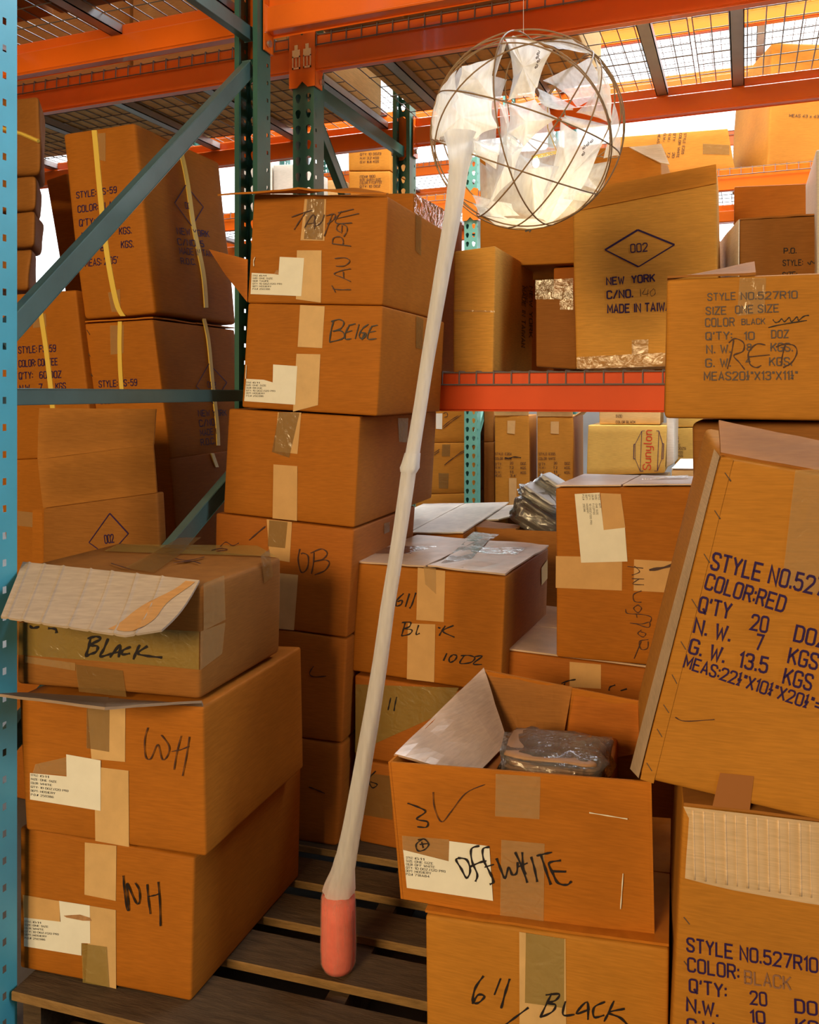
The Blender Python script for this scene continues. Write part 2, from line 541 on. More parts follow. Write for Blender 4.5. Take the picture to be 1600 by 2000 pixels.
def text_mesh(s, bold):
    """Flat ribbon lettering: vertices (x, y) with cap height .72, and faces."""
    k = (s, bold)
    if k in _font_cache:
        return _font_cache[k]
    vs, fs = [], []
    x0, sc = 0.0, .72 / 7
    hw = (.43 + bold * 22)
    for ch in s:
        if ch == ' ':
            x0 += 3.0
            continue
        g = GLYPH.get(ch) or GLYPH.get(ch.upper()) or GLYPH['-']
        wd = max(p[0] for st in g for p in st)
        for st in g:
            closed = st[0] == st[-1] and len(st) > 3
            base = len(vs)
            n = len(st)
            for i, (px_, py_) in enumerate(st):
                if closed:
                    a, b = st[(i - 1) % (n - 1)], st[(i + 1) % (n - 1)]
                    a = st[n - 2] if i in (0, n - 1) else st[i - 1]
                    b = st[1] if i in (0, n - 1) else st[i + 1]
                else:
                    a, b = st[max(i - 1, 0)], st[min(i + 1, n - 1)]
                d1 = (px_ - a[0], py_ - a[1])
                d2 = (b[0] - px_, b[1] - py_)
                l1, l2 = math.hypot(*d1), math.hypot(*d2)
                d1 = (d1[0] / l1, d1[1] / l1) if l1 else (d2[0] / l2, d2[1] / l2)
                d2 = (d2[0] / l2, d2[1] / l2) if l2 else d1
                nx, ny = -(d1[1] + d2[1]), d1[0] + d2[0]
                l = math.hypot(nx, ny) or 1
                nx, ny = nx / l, ny / l
                co = max(.45, nx * -d1[1] + ny * d1[0])
                ex = (0, 0)
                if not closed and i == 0:
                    ex = (-d2[0] * hw * .4, -d2[1] * hw * .4)
                if not closed and i == n - 1:
                    ex = (d1[0] * hw * .4, d1[1] * hw * .4)
                for sg in (1, -1):
                    vs.append(((x0 + px_ + ex[0] + sg * nx * hw / co) * sc, (py_ + ex[1] + sg * ny * hw / co) * sc))
            for i in range(n - 1):
                q = base + 2 * i
                fs.append((q, q + 1, q + 3, q + 2))
        x0 += wd + 1.75
    _font_cache[k] = (vs, fs)
    return _font_cache[k]


def smooth_line(p, n=5):
    if len(p) < 3:
        return p
    out = []
    for i in range(len(p) - 1):
        a, b = p[max(i - 1, 0)], p[i]
        c, d = p[i + 1], p[min(i + 2, len(p) - 1)]
        for k in range(n):
            t = k / n
            out.append(tuple(.5 * ((2 * b[j]) + (-a[j] + c[j]) * t + (2 * a[j] - 5 * b[j] + 4 * c[j] - d[j]) * t * t + (-a[j] + 3 * b[j] - 3 * c[j] + d[j]) * t ** 3) for j in (0, 1)))
    out.append(p[-1])
    return out


class Carton:
    """One cardboard box. The four front corners are given as photograph pixels on a plane through a known point."""

    def __init__(s, label, px, ref, yaw=0, depth=.4, far=None, m=K1, pitch=0, rad=.006, amp=.002, wl=3.0, seed=0, group=None, cat='box',
                 into=None, solid=True, name='carton', top=None, corners=None):
        s.m, s.amp, s.wl, s.seed = m, amp, wl, V((seed * 7.31 + 1.7, seed * 3.17, seed * 5.9))
        a = math.radians(yaw)
        s.e = V((math.cos(a), math.sin(a), 0))
        inn = V((-math.sin(a), math.cos(a), 0))
        if corners is None:
            i, kind, val = ref
            p0 = at_y(*px[i], val) if kind == 'Y' else at_z(*px[i], val)
            pp = math.radians(pitch)
            n = -inn * math.cos(pp) + UP * math.sin(pp)
            s.f = [hit(p, p0, n) for p in px]
        else:
            s.f = [V(c) for c in corners]
            n = (s.f[1] - s.f[0]).cross(s.f[3] - s.f[0]).normalized()
            n = n if n.dot(inn) < 0 else -n
        s.n = n
        s.inn = V(into).normalized() if into else inn
        if far is not None:
            q = s.f[far[0]] - EYE
            r = (far[1] - 800) / FOC
            depth = (r * q.dot(FW) - q.dot(RT)) / (s.inn.dot(RT) - r * s.inn.dot(FW))
        s.depth = depth
        s.b = [p + s.inn * depth for p in s.f]
        if top is not None:     # force a level top / other height of the rear corners
            s.b[0].z, s.b[1].z = top
        zb = min(p.z for p in s.f)
        mid = (s.f[2] + s.f[3] + s.b[2] + s.b[3]) / 4
        s.root = empty(name, (mid.x, mid.y, zb), label, cat, group)
        s.planes = {'F': (s.f[3], n)}
        tl, tr, br, bl = s.f
        s.planes['R'] = (br, (tr - br).cross(s.inn).normalized() * 1)
        s.planes['L'] = (bl, (tl - bl).cross(s.inn).normalized() * -1)
        s.planes['T'] = (tl, (tr - tl).cross(s.b[0] - tl).normalized())
        for k in 'RLT':
            p, nn = s.planes[k]
            cen = sum(s.f + s.b, V((0, 0, 0))) / 8
            if (p - cen).dot(nn) < 0:
                s.planes[k] = (p, -nn)
        s.layer = 0
        if solid:
            s.body = s.make_body(rad)
        print('%-60s w %.3f h %.3f/%.3f d %.3f  z %.3f/%.3f -> %.3f/%.3f  x %.2f..%.2f y %.2f..%.2f' % (
            label[:60], (s.f[2] - s.f[3]).length, (s.f[0] - s.f[3]).length, (s.f[1] - s.f[2]).length, depth, s.f[3].z, s.f[2].z, s.f[0].z, s.f[1].z,
            min(p.x for p in s.f + s.b), max(p.x for p in s.f + s.b), min(p.y for p in s.f + s.b), max(p.y for p in s.f + s.b)))

    def disp(s, p):
        q = p * s.wl + s.seed
        return V((noise.noise(q), noise.noise(q + V((31.4, 0, 0))), noise.noise(q + V((0, 47.1, 0))) * .5)) * s.amp

    def make_body(s, r):
        tl, tr, br, bl = s.f
        L = [(br - bl).length, s.depth, (tl - bl).length]

        def axis(l):
            n = max(2, int(l / .035))
            return [0, r * .4] + [r + (l - 2 * r) * i / n for i in range(n + 1)] + [l - r * .4, l]
        ax = [axis(l) for l in L]
        idx, vs, fs = {}, [], []

        def vert(i, j, k):
            key = (i, j, k)
            if key in idx:
                return idx[key]
            p = V((ax[0][i], ax[1][j], ax[2][k]))
            q = V([min(max(p[c], r), L[c] - r) for c in range(3)])
            d = p - q
            if d.length > 1e-9:
                p = q + d.normalized() * r
            u, v, ww = p.x / L[0], p.y / L[1], p.z / L[2]
            fr = (s.f[3] * (1 - u) + s.f[2] * u) * (1 - ww) + (s.f[0] * (1 - u) + s.f[1] * u) * ww
            bk = (s.b[3] * (1 - u) + s.b[2] * u) * (1 - ww) + (s.b[0] * (1 - u) + s.b[1] * u) * ww
            P = fr * (1 - v) + bk * v
            idx[key] = len(vs)
            vs.append(P + s.disp(P))
            return idx[key]
        N = [len(a) - 1 for a in ax]
        for i in range(N[0]):
            for k in range(N[2]):
                fs.append((vert(i, 0, k), vert(i + 1, 0, k), vert(i + 1, 0, k + 1), vert(i, 0, k + 1)))
                fs.append((vert(i, N[1], k), vert(i, N[1], k + 1), vert(i + 1, N[1], k + 1), vert(i + 1, N[1], k)))
            for j in range(N[1]):
                fs.append((vert(i, j, 0), vert(i, j + 1, 0), vert(i + 1, j + 1, 0), vert(i + 1, j, 0)))
                fs.append((vert(i, j, N[2]), vert(i + 1, j, N[2]), vert(i + 1, j + 1, N[2]), vert(i, j + 1, N[2])))
        for j in range(N[1]):
            for k in range(N[2]):
                fs.append((vert(0, j, k), vert(0, j, k + 1), vert(0, j + 1, k + 1), vert(0, j + 1, k)))
                fs.append((vert(N[0], j, k), vert(N[0], j + 1, k), vert(N[0], j + 1, k + 1), vert(N[0], j, k + 1)))
        return mesh_obj('body', vs, fs, s.m, s.root, smooth=True)

    def on(s, px, face='F', lift=.0012):
        p0, n = s.planes[face]
        p = hit(px, p0, n)
        return p + s.disp(p) + n * lift

    def lift(s):
        s.layer += 1
        return .0008 + .00025 * s.layer

    def quad(s, name, px, m, face='F', nu=8, nv=6, parent=None, label=None, lift=None):
        """A strip of tape on a face, given by four photograph pixels (tl, tr, br, bl)."""
        lf = lift or s.lift()
        vs, fs = [], []
        for j in range(nv + 1):
            for i in range(nu + 1):
                u, v = i / nu, j / nv
                a = [(px[0][k] * (1 - u) + px[1][k] * u) * (1 - v) + (px[3][k] * (1 - u) + px[2][k] * u) * v for k in (0, 1)]
                vs.append(s.on(a, face, lf))
        for j in range(nv):
            for i in range(nu):
                k = j * (nu + 1) + i
                fs.append((k, k + 1, k + nu + 2, k + nu + 1))
        o = mesh_obj(name, vs, fs, m, parent or s.root, smooth=True)
        return setp(o, label)

    def tape(s, px, m=TAPE_P, face='F', label=None):
        return s.quad('tape_strip', px, m, face, label=label)

    def poly(s, name, px, m, face='F', parent=None, lift=None):
        lf = lift or s.lift()
        tris = tessellate_polygon([[V((a, b, 0)) for a, b in px]])
        v3, fs = [], []
        N = 3
        for t in tris:
            A, B, D = (V(px[i]) for i in t)
            base = len(v3)
            ids = {}
            for i in range(N + 1):
                for j in range(N + 1 - i):
                    q = A + (B - A) * (i / N) + (D - A) * (j / N)
                    ids[i, j] = len(v3)
                    v3.append(s.on((q.x, q.y), face, lf))
            for i in range(N):
                for j in range(N - i):
                    fs.append((ids[i, j], ids[i + 1, j], ids[i, j + 1]))
                    if i + j < N - 1:
                        fs.append((ids[i + 1, j], ids[i + 1, j + 1], ids[i, j + 1]))
        return mesh_obj(name, v3, fs, m, parent or s.root)

    def text_geo(s, mb, txt, p0, p1, h, face='F', bold=0.0, lift=.0015):
        vs, fs = text_mesh(txt, bold)
        x0, x1 = min(v[0] for v in vs), max(v[0] for v in vs)
        cap = .72
        a, b = s.on(p0, face, 0), s.on(p1, face, 0)
        n = s.planes[face][1]
        ex = (b - a)
        ln = ex.length
        ex = ex / ln
        ey = n.cross(ex).normalized()
        # height from pixels: measure the pixel size at p0
        zc = (a - EYE).dot(FW)
        # direction of ey on the picture
        q = a + ey * .05
        d1 = proj(q)
        hm = .05 * h * .90 / max(1e-6, math.hypot(d1[0] - p0[0], d1[1] - p0[1]))
        out = []
        for x, y in vs:
            P = a + ex * ((x - x0) / (x1 - x0) * ln) + ey * (y / cap * hm)
            out.append(P + n * lift)
        mb.add(out, fs)

    def text(s, lines, m=INK, face='F', bold=.0, name='printed_lettering', parent=None, label=None):
        lf = s.lift() + .0004
        if name == 'label_print':       # tiny lines of a label stay together
            mb = MB()
            for ln in lines:
                s.text_geo(mb, *ln, face=face, bold=bold, lift=lf)
            return setp(mb.build(name, m, parent or s.root), kind='stuff')
        for ln in lines:
            mb = MB()
            s.text_geo(mb, *ln, face=face, bold=bold, lift=lf)
            o = mb.build(name, m, parent or s.root)
        return setp(o, label)

    def strokes(s, lines, width, m=MARK, face='F', name='marker_writing', smooth=True, parent=None, label=None):
        """Marker lines given as photograph pixel polylines; width in pixels. Words apart become parts of their own."""
        lf = s.lift() + .0005
        gap = 9 + 2 * width
        boxes = [(min(p[0] for p in l) - gap / 2, min(p[1] for p in l) - gap / 2, max(p[0] for p in l) + gap / 2, max(p[1] for p in l) + gap / 2) for l in lines]
        grp = list(range(len(lines)))
        for i in range(len(lines)):
            for j in range(i):
                a, b = boxes[i], boxes[j]
                if a[0] < b[2] and b[0] < a[2] and a[1] < b[3] and b[1] < a[3] and grp[i] != grp[j]:
                    old, new = grp[i], grp[j]
                    grp = [new if g == old else g for g in grp]
        for g in sorted(set(grp)):
            mb = MB()
            for ln in [l for l, q in zip(lines, grp) if q == g]:
                p = smooth_line(ln) if smooth else ln
                vs, fs = [], []
                for i, q in enumerate(p):
                    a, b = p[max(i - 1, 0)], p[min(i + 1, len(p) - 1)]
                    dx, dy = b[0] - a[0], b[1] - a[1]
                    l = math.hypot(dx, dy) or 1
                    wv = width * (.85 + .25 * math.sin(i * 1.3 + ln[0][0]))
                    ox, oy = -dy / l * wv / 2, dx / l * wv / 2
                    vs += [s.on((q[0] + ox, q[1] + oy), face, lf), s.on((q[0] - ox, q[1] - oy), face, lf)]
                for i in range(len(p) - 1):
                    k = 2 * i
                    fs.append((k, k + 1, k + 3, k + 2))
                mb.add(vs, fs)
            o = mb.build(name, m, parent or s.root)
        return setp(o, label)

    def strap(s, front, side=None, width=13, topfar=True):
        """Plastic strap: a thin raised band down the front and the side."""
        for ln, face in ((front, 'F'), (side, 'R')):
            if not ln:
                continue
            p = smooth_line(ln)
            vs, fs = [], []
            n = s.planes[face][1]
            wd = width if face == 'F' else width * .75
            for i, q in enumerate(p):
                for dx, lf in ((-wd / 2, .0035), (wd / 2, .0035), (wd / 2, .0), (-wd / 2, .0)):
                    vs.append(s.on((q[0] + dx, q[1]), face, lf))
            for i in range(len(p) - 1):
                k = 4 * i
                for a in range(4):
                    fs.append((k + a, k + (a + 1) % 4, k + 4 + (a + 1) % 4, k + 4 + a))
            mesh_obj('strap', vs, fs, STRAP, s.root)

    def slab(s, name, pts, m, th=.0045, nu=10, nv=4, bow=0, wig=.0, parent=None, label=None, seed=1, edge=None):
        """A loose flap: a thin sheet of board between four points (world), with its own thickness."""
        o = sheet(name, pts, m, s.root if parent is None else parent, th, nu, nv, bow, wig, seed)
        return setp(o, label)

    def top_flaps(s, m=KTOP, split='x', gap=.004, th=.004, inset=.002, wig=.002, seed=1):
        """Two closed top flaps meeting at a seam."""
        a, b, c, d = s.f[0], s.f[1], s.b[1], s.b[0]
        up = s.planes['T'][1] * (th + .0015)
        a, b, c, d = (p + up for p in (a, b, c, d))
        if split == 'x':       # seam runs front to back
            m0, m1 = (a + b) / 2, (d + c) / 2
            g = (b - a).normalized() * gap / 2
            qs = [(a, m0 - g, m1 - g, d), (m0 + g, b, c, m1 + g)]
        else:
            m0, m1 = (a + d) / 2, (b + c) / 2
            g = (d - a).normalized() * gap / 2
            qs = [(a, b, m1 - g, m0 - g), (m0 + g, m1 + g, c, d)]
        return [sheet('flap', q, m, s.root, th, 8, 8, 0, wig, seed + i) for i, q in enumerate(qs)]


def proj(P):
    q = P - EYE
    z = q.dot(FW)
    return (800 + FOC * q.dot(RT) / z, VPY - FOC * q.z / z)


def sheet(name, pts, m, parent, th=.0045, nu=10, nv=4, bow=0, wig=0, seed=1, origin=None):
    a, b, c, d = (V(p) for p in pts)
    n = (b - a).cross(d - a).normalized()
    vs, fs = [], []
    for side in (1, -1):
        for j in range(nv + 1):
            for i in range(nu + 1):
                u, v = i / nu, j / nv
                P = (a * (1 - u) + b * u) * (1 - v) + (d * (1 - u) + c * u) * v
                P = P + n * (bow * math.sin(math.pi * u) * v + side * th / 2)
                if wig:
                    P = P + n * wig * (noise.noise(P * 9 + V((seed * 3.3, 0, 0))) + .5 * noise.noise(P * 26 + V((0, seed, 0))))
                vs.append(P)
    k0 = (nu + 1) * (nv + 1)
    W = nu + 1
    for j in range(nv):
        for i in range(nu):
            k = j * W + i
            fs.append((k, k + 1, k + W + 1, k + W))
            k += k0
            fs.append((k, k + W, k + W + 1, k + 1))
    rim = [i for i in range(W)] + [j * W + nu for j in range(1, nv + 1)] + [nv * W + i for i in range(nu - 1, -1, -1)] + [j * W for j in range(nv - 1, 0, -1)]
    for i in range(len(rim)):
        p, q = rim[i], rim[(i + 1) % len(rim)]
        fs.append((p, p + k0, q + k0, q))
    return mesh_obj(name, vs, fs, m, parent, smooth=False, origin=origin)


def blob(name, cen, size, m, parent, seed=1, amp=.25, freq=3.0, n=(22, 12), rot=0, power=.55, axes=None):
    """A lumpy packet: a rounded box with creased film wrinkles."""
    vs, fs = [], []
    nu, nv = n
    sg = lambda t: math.copysign(abs(t) ** power, t)
    ax = axes or (V((math.cos(rot), math.sin(rot), 0)), V((-math.sin(rot), math.cos(rot), 0)), UP)
    for j in range(nv + 1):
        ph = -math.pi / 2 + math.pi * j / nv
        for i in range(nu):
            th = 2 * math.pi * i / nu
            l = V((sg(math.cos(ph)) * sg(math.cos(th)), sg(math.cos(ph)) * sg(math.sin(th)), sg(math.sin(ph))))
            w_ = 1 + amp * (noise.noise(l * freq + V((seed * 5.1, 0, 0))) + .5 * noise.noise(l * freq * 2.7 + V((0, seed, 0))))
            vs.append(V(cen) + ax[0] * (l.x * size[0] / 2 * w_) + ax[1] * (l.y * size[1] / 2 * w_) + ax[2] * (l.z * size[2] / 2 * w_))
    for j in range(nv):
        for i in range(nu):
            a, b = j * nu + i, j * nu + (i + 1) % nu
            fs.append((a, b, b + nu, a + nu))
    return mesh_obj(name, vs, fs, m, parent, smooth=True)


def shipping_label(bx, pts, rows, face='F', rt=None, lab='white paper label with an L-shaped outline'):
    """White L-shaped shipping label; rows = list of (text, p0, p1, h)."""
    o = bx.poly('shipping_label', pts, PAPER, face)
    o['label'] = lab
    bx.text(rows, MARK, face, name='label_print', parent=o)
    return o


def label_rows(color, po, x0, y0, dx1, dx2, dy, slope, h):
    """The six little lines of a shipping label, from the pixel of the first line."""
    rows = []
    left = ['STYLE:', 'SIZE:', 'COLOR:', 'QTY:', 'DEPT:', 'P.O.#']
    right = ['611', 'ONE SIZE', color, '10 DOZ.(120 PR)', 'HOSIERY', po]
    for i in range(6):
        for t, x, wd in ((left[i], x0, dx1 * .8), (right[i], x0 + dx1, dx2 * (.14 + .06 * len(right[i])))):
            y = y0 + dy * i + slope * (x - x0)
            rows.append((t, (x, y), (x + wd, y + slope * wd), h))
    return rows


# ================================================================== the hall
def struct(name, mb, m):
    return setp(mb.build(name, m), kind='structure')


struct('floor', MB().box((-13, -5, -.1), (9, 13, 0)), CONC)
struct('ceiling', MB().box((-13, -5, 6.2), (9, 13, 6.3)), ROOF)
struct('wall_front', MB().box((-13, -5.2, 0), (9, -5, 6.2)), WALLD)
struct('wall_left', MB().box((-13.2, -5, 0), (-13, 13, 6.2)), WALLD)
struct('wall_right', MB().box((9, -5, 0), (9.2, 13, 6.2)), WALLM)
BY = 10.5
struct('wall_back', MB().box((-13, BY, 0), (9, BY + .2, 1.2)).box((-13, BY, 5.7), (9, BY + .2, 6.2)), WALLM)
WN = 6
for i in range(WN):
    x0, x1 = -13 + 22 / WN * i, -13 + 22 / WN * (i + 1)
    f = MB()
    f.box((x0, BY - .02, 1.2), (x0 + .06, BY + .1, 5.7)).box((x1 - .06, BY - .02, 1.2), (x1, BY + .1, 5.7))
    f.box((x0, BY - .02, 1.2), (x1, BY + .1, 1.27)).box((x0, BY - .02, 5.63), (x1, BY + .1, 5.7))
    wo = struct('window_%d' % (i + 1), f, FRAME)
    MB().box((x0 + .06, BY + .03, 1.27), (x1 - .06, BY + .05, 5.63)).build('pane', PANE, wo)

# ================================================================== pallet racking
PX = -1.33                       # line of the frames across the aisle
PITCH = .0508


def hole_cells(w_, holes):
    """Triangles of one post cell (width w_, height PITCH, centred in x) with polygonal holes."""
    bm = bmesh.new()
    es = []
    for poly in [[(-w_ / 2, 0), (w_ / 2, 0), (w_ / 2, PITCH), (-w_ / 2, PITCH)]] + holes:
        vs = [bm.verts.new((a, b, 0)) for a, b in poly]
        es += [bm.edges.new((vs[i], vs[(i + 1) % len(vs)])) for i in range(len(vs))]
    bmesh.ops.triangle_fill(bm, edges=es, use_beauty=True, use_dissolve=False)
    bm.verts.index_update()
    r = ([(v.co.x, v.co.y) for v in bm.verts], [tuple(v.index for v in f.verts) for f in bm.faces])
    bm.free()
    return r


def teardrop(cx, cy, r=.0098):
    p = []
    for k in range(9):
        a = math.radians(-28 + 236 * k / 8)
        p.append((cx + r * math.cos(a), cy + .006 + r * math.sin(a)))
    return p + [(cx - .0048, cy - .011), (cx, cy - .014), (cx + .0048, cy - .011)]


CELL_WEB = hole_cells(.076, [teardrop(-.019, .0255), teardrop(.019, .0255)])
CELL_SIDE_F = hole_cells(.072, [[(.002, .018), (.0105, .018), (.0105, .031), (.002, .031)]])
CELL_SIDE = hole_cells(.072, [[(-.0235, .019), (-.0155, .019), (-.0155, .030), (-.0235, .030)]])


def post_mesh(height, side=None):
    mb = MB()
    n = int(height / PITCH)
    for i in range(n):
        z = i * PITCH
        vs, fs = CELL_WEB
        mb.add([(x, 0, z + y) for x, y in vs], fs)
        vs, fs = side or CELL_SIDE
        for sx in (-1, 1):
            mb.add([(sx * .038, .036 + x, z + y) for x, y in vs], fs)
    top = n * PITCH
    for sx in (-1, 1):
        mb.add([(sx * .038, .072, 0), (sx * .023, .072, 0), (sx * .023, .072, top), (sx * .038, .072, top)], [(0, 1, 2, 3)])
        mb.add([(sx * .023, .072, 0), (sx * .023, .062, 0), (sx * .023, .062, top), (sx * .023, .072, top)], [(0, 1, 2, 3)])
    return mb


def frame_thing(label, x, y0, y1, m_front, m_rear, m_brace, braces, height=4.0, group=None):
    """An upright frame: two perforated posts facing outwards, braces between, foot plates."""
    r = empty('rack_upright', (x, (y0 + y1) / 2, 0), label, 'rack', group)
    pm = post_mesh(height)
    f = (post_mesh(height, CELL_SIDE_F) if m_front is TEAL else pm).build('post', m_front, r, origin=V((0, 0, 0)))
    f.location = (0, y0 - (y0 + y1) / 2, 0)
    g = mesh_obj('post', pm.v, pm.f, m_rear, r, origin=V((0, 0, 0)))
    g.location = (0, y1 - (y0 + y1) / 2, 0)
    g.rotation_euler = (0, 0, math.pi)
    for yy in (y0 + .036, y1 - .036):
        MB().box((x - .06, yy - .06, 0), (x + .06, yy + .06, .006)).build('foot_plate', m_brace, r)
    for (ya, za), (yb, zb), wd in braces:
        p, q = V((x, ya, za)), V((x, yb, zb))
        d = (q - p).normalized()
        u = V((1, 0, 0)).cross(d).normalized()
        # channel section: web towards the camera side, lips behind
        mb = MB()
        c = [(.012, wd / 2), (.012, -wd / 2), (-.014, -wd / 2), (-.014, -wd / 2 + .008), (.008, -wd / 2 + .004), (.008, wd / 2 - .004), (-.014, wd / 2 - .008), (-.014, wd / 2)]
        vs = [P + V((a, 0, 0)) + u * b for P in (p, q) for a, b in c]
        n = len(c)
        fs = [(i, (i + 1) % n, n + (i + 1) % n, n + i) for i in range(n)] + [(0, 1, 4, 5), (1, 2, 3, 4), (0, 5, 6, 7), (n, n + 5, n + 4, n + 1), (n + 1, n + 4, n + 3, n + 2), (n, n + 7, n + 6, n + 5)]
        mb.add(vs, fs)
        bevel(mb.build('brace', m_brace, r), .004, 3)
    return r


UPZ = H + 1.038                  # underside of the upper beams
BH = .112                        # beam height


def beam_thing(label, x0, x1, y, side, z0, m=ORANGE, clips=True, group=None, hooks=None):
    """Step beam: y = outer face, side = -1 if the outer face looks towards -y; plates and clips at the ends."""
    r = empty('rack_beam', ((x0 + x1) / 2, y, z0), label, 'beam', group)
    s = -side
    prof = [(0, 0), (.042 * s, 0), (.042 * s, BH - .04), (.022 * s, BH - .04), (.022 * s, BH), (0, BH)]
    mb = MB()
    vs = [(x, y + a, z0 + b) for x in (x0 + .045, x1 - .045) for a, b in prof]
    n = 6
    fs = [(i, (i + 1) % n, n + (i + 1) % n, n + i) for i in range(n)] + [(0, 1, 2, 3), (0, 3, 4, 5), (n, n + 3, n + 2, n + 1), (n, n + 5, n + 4, n + 3)]
    mb.add(vs, fs)
    bevel(mb.build('beam_bar', m, r), .006, 3)
    for x, sg in ((x0, 1), (x1, -1)):
        # plate that hooks on the post face, with chamfered corners, folded back along the post
        yo = y + .004 * side - .003
        zz = [(-.002, -.035), (.018, -.055), (.045, -.055), (.045, BH + .012), (.02, BH + .02), (-.002, BH)]
        pl = MB()
        vs = [(x + sg * a, yo + dy, z0 + b) for dy in (-.002, .002) for a, b in zz]
        fs = [(i, (i + 1) % 6, 6 + (i + 1) % 6, 6 + i) for i in range(6)] + [(0, 1, 2, 3, 4, 5), (11, 10, 9, 8, 7, 6)]
        pl.add(vs, fs)
        pl.box((x + sg * .041, min(yo, yo + .05 * s), z0 - .055), (x + sg * .045, max(yo, yo + .05 * s), z0 + BH))
        p = pl.build('end_plate', m, r)
        if clips:
            yc = yo + side * .0035
            c = MB()
            for a, b, d, e in ((.004, .0, .008, .042), (.028, .0, .032, .042), (.004, .0, .032, .006), (.004, .038, .032, .062), (.016, .004, .020, .036), (.012, .062, .024, .078)):
                c.box((x + sg * a, yc - .001, z0 + b + .005), (x + sg * d, yc + .001, z0 + e + .005))
            c.build('safety_clip', STEEL, p)
        bo = MB()
        bx_ = x + sg * .047
        bo.tube([(bx_, y + .03 * s, z0 - .033), (bx_ + sg * .008, y + .03 * s, z0 - .033)], .010, 12)
        bo.build('bolt', STEEL, p)
    return r


def deck_thing(label, x0, x1, y0, y1, z, supports, group=None, waterfall=True):
    r = empty('wire_deck', ((x0 + x1) / 2, (y0 + y1) / 2, z), label, 'shelf', group)
    mb = MB()
    wr = .0021
    n = max(2, round((x1 - x0) / .0535))
    for i in range(n + 1):
        x = x0 + (x1 - x0) * i / n
        pts = [(x, y0 - .004, z), (x, y1 + .004, z)]
        if waterfall:
            pts = [(x, y0 - .006, z - .042)] + pts + [(x, y1 + .006, z - .042)]
        for a, b in zip(pts, pts[1:]):
            mb.tube([a, b], wr, 4, cap=False)
    k = round((y1 - y0) / .105)
    for j in range(k + 1):
        y = y0 + (y1 - y0) * j / k
        mb.tube([(x0, y, z - .004), (x1, y, z - .004)], wr, 4, cap=False)
    if waterfall:
        for yy in (y0 - .009, y1 + .009):
            mb.tube([(x0, yy, z - .040), (x1, yy, z - .040)], wr * 1.2, 4, cap=False)
    setp(mb.build('wire_mesh', ZINC, r), kind='stuff')
    for x in supports:
        c = MB()
        c.box((x - .021, y0 + .024, z - .036), (x + .021, y1 - .024, z - .033))
        c.box((x - .021, y0 + .024, z - .036), (x - .018, y1 - .024, z - .007))
        c.box((x + .018, y0 + .024, z - .036), (x + .021, y1 - .024, z - .007))
        c.build('deck_support', ZINCC, r)
    return r


R1Y = (1.172, 2.18)
R2Y = (2.45, 3.37)
R3Y = (4.70, 5.62)
R4Y = (6.95, 7.87)
X3 = -1.465
XL, XR = PX - 2.52, PX + 2.52
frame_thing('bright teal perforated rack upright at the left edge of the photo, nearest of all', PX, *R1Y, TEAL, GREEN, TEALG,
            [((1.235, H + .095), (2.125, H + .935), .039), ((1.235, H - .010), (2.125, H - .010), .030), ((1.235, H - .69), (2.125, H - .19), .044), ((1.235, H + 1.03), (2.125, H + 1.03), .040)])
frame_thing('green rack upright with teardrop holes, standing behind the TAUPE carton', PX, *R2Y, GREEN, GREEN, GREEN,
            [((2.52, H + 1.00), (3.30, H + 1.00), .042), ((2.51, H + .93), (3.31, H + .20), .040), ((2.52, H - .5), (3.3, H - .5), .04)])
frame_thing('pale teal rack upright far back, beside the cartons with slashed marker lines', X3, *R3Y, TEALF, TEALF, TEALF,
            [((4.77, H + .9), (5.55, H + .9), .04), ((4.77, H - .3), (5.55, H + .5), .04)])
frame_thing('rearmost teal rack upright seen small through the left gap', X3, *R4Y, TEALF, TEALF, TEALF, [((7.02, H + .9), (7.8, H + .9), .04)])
for yy, wh in ((R3Y, 'third'), (R4Y, 'fourth')):
    frame_thing('%s rack row upright two bays to the left, barely seen' % wh, X3 - 2.52, *yy, TEALF, TEALF, TEALF, [((yy[0] + .07, H + .9), (yy[1] - .07, H + .9), .04)])

L_, R_ = (XL + .04, PX - .002), (PX + .002, XR - .04)
beam_thing('orange beam across the top left, rear beam of the nearest rack', *L_, R1Y[1], 1, UPZ)
beam_thing('orange beam running off the top of the photo right of the green post', *R_, R1Y[1], 1, UPZ)
beam_thing('orange beam second from the top at the left, ending at the clipped plate', *L_, R2Y[0], -1, UPZ)
beam_thing('long orange beam behind the fabric globe with wire mesh hooked over it', *R_, R2Y[0], -1, UPZ)
beam_thing('orange rear beam above the strapped cartons, left of the green uprights', *L_, R2Y[1], 1, UPZ)
beam_thing('orange rear beam to the right of the globe, carrying two deck channels', *R_, R2Y[1], 1, UPZ)
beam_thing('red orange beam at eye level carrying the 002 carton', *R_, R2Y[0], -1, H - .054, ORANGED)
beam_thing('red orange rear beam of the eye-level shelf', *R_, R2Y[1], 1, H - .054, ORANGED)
for ri, yy, nm in ((3, R3Y, 'third'), (4, R4Y, 'fourth')):
    for lv, z in (('upper', UPZ), ('top', UPZ + .84)):
        for sd, rng in (('left', (X3 - 2.48, X3 - .002)), ('right', (X3 + .002, X3 + 2.48))):
            beam_thing('far orange %s front beam of the %s rack row, %s bay' % (lv, nm, sd), *rng, yy[0], -1, z, clips=False)
            beam_thing('far orange %s rear beam of the %s rack row, %s bay' % (lv, nm, sd), *rng, yy[1], 1, z, clips=False)

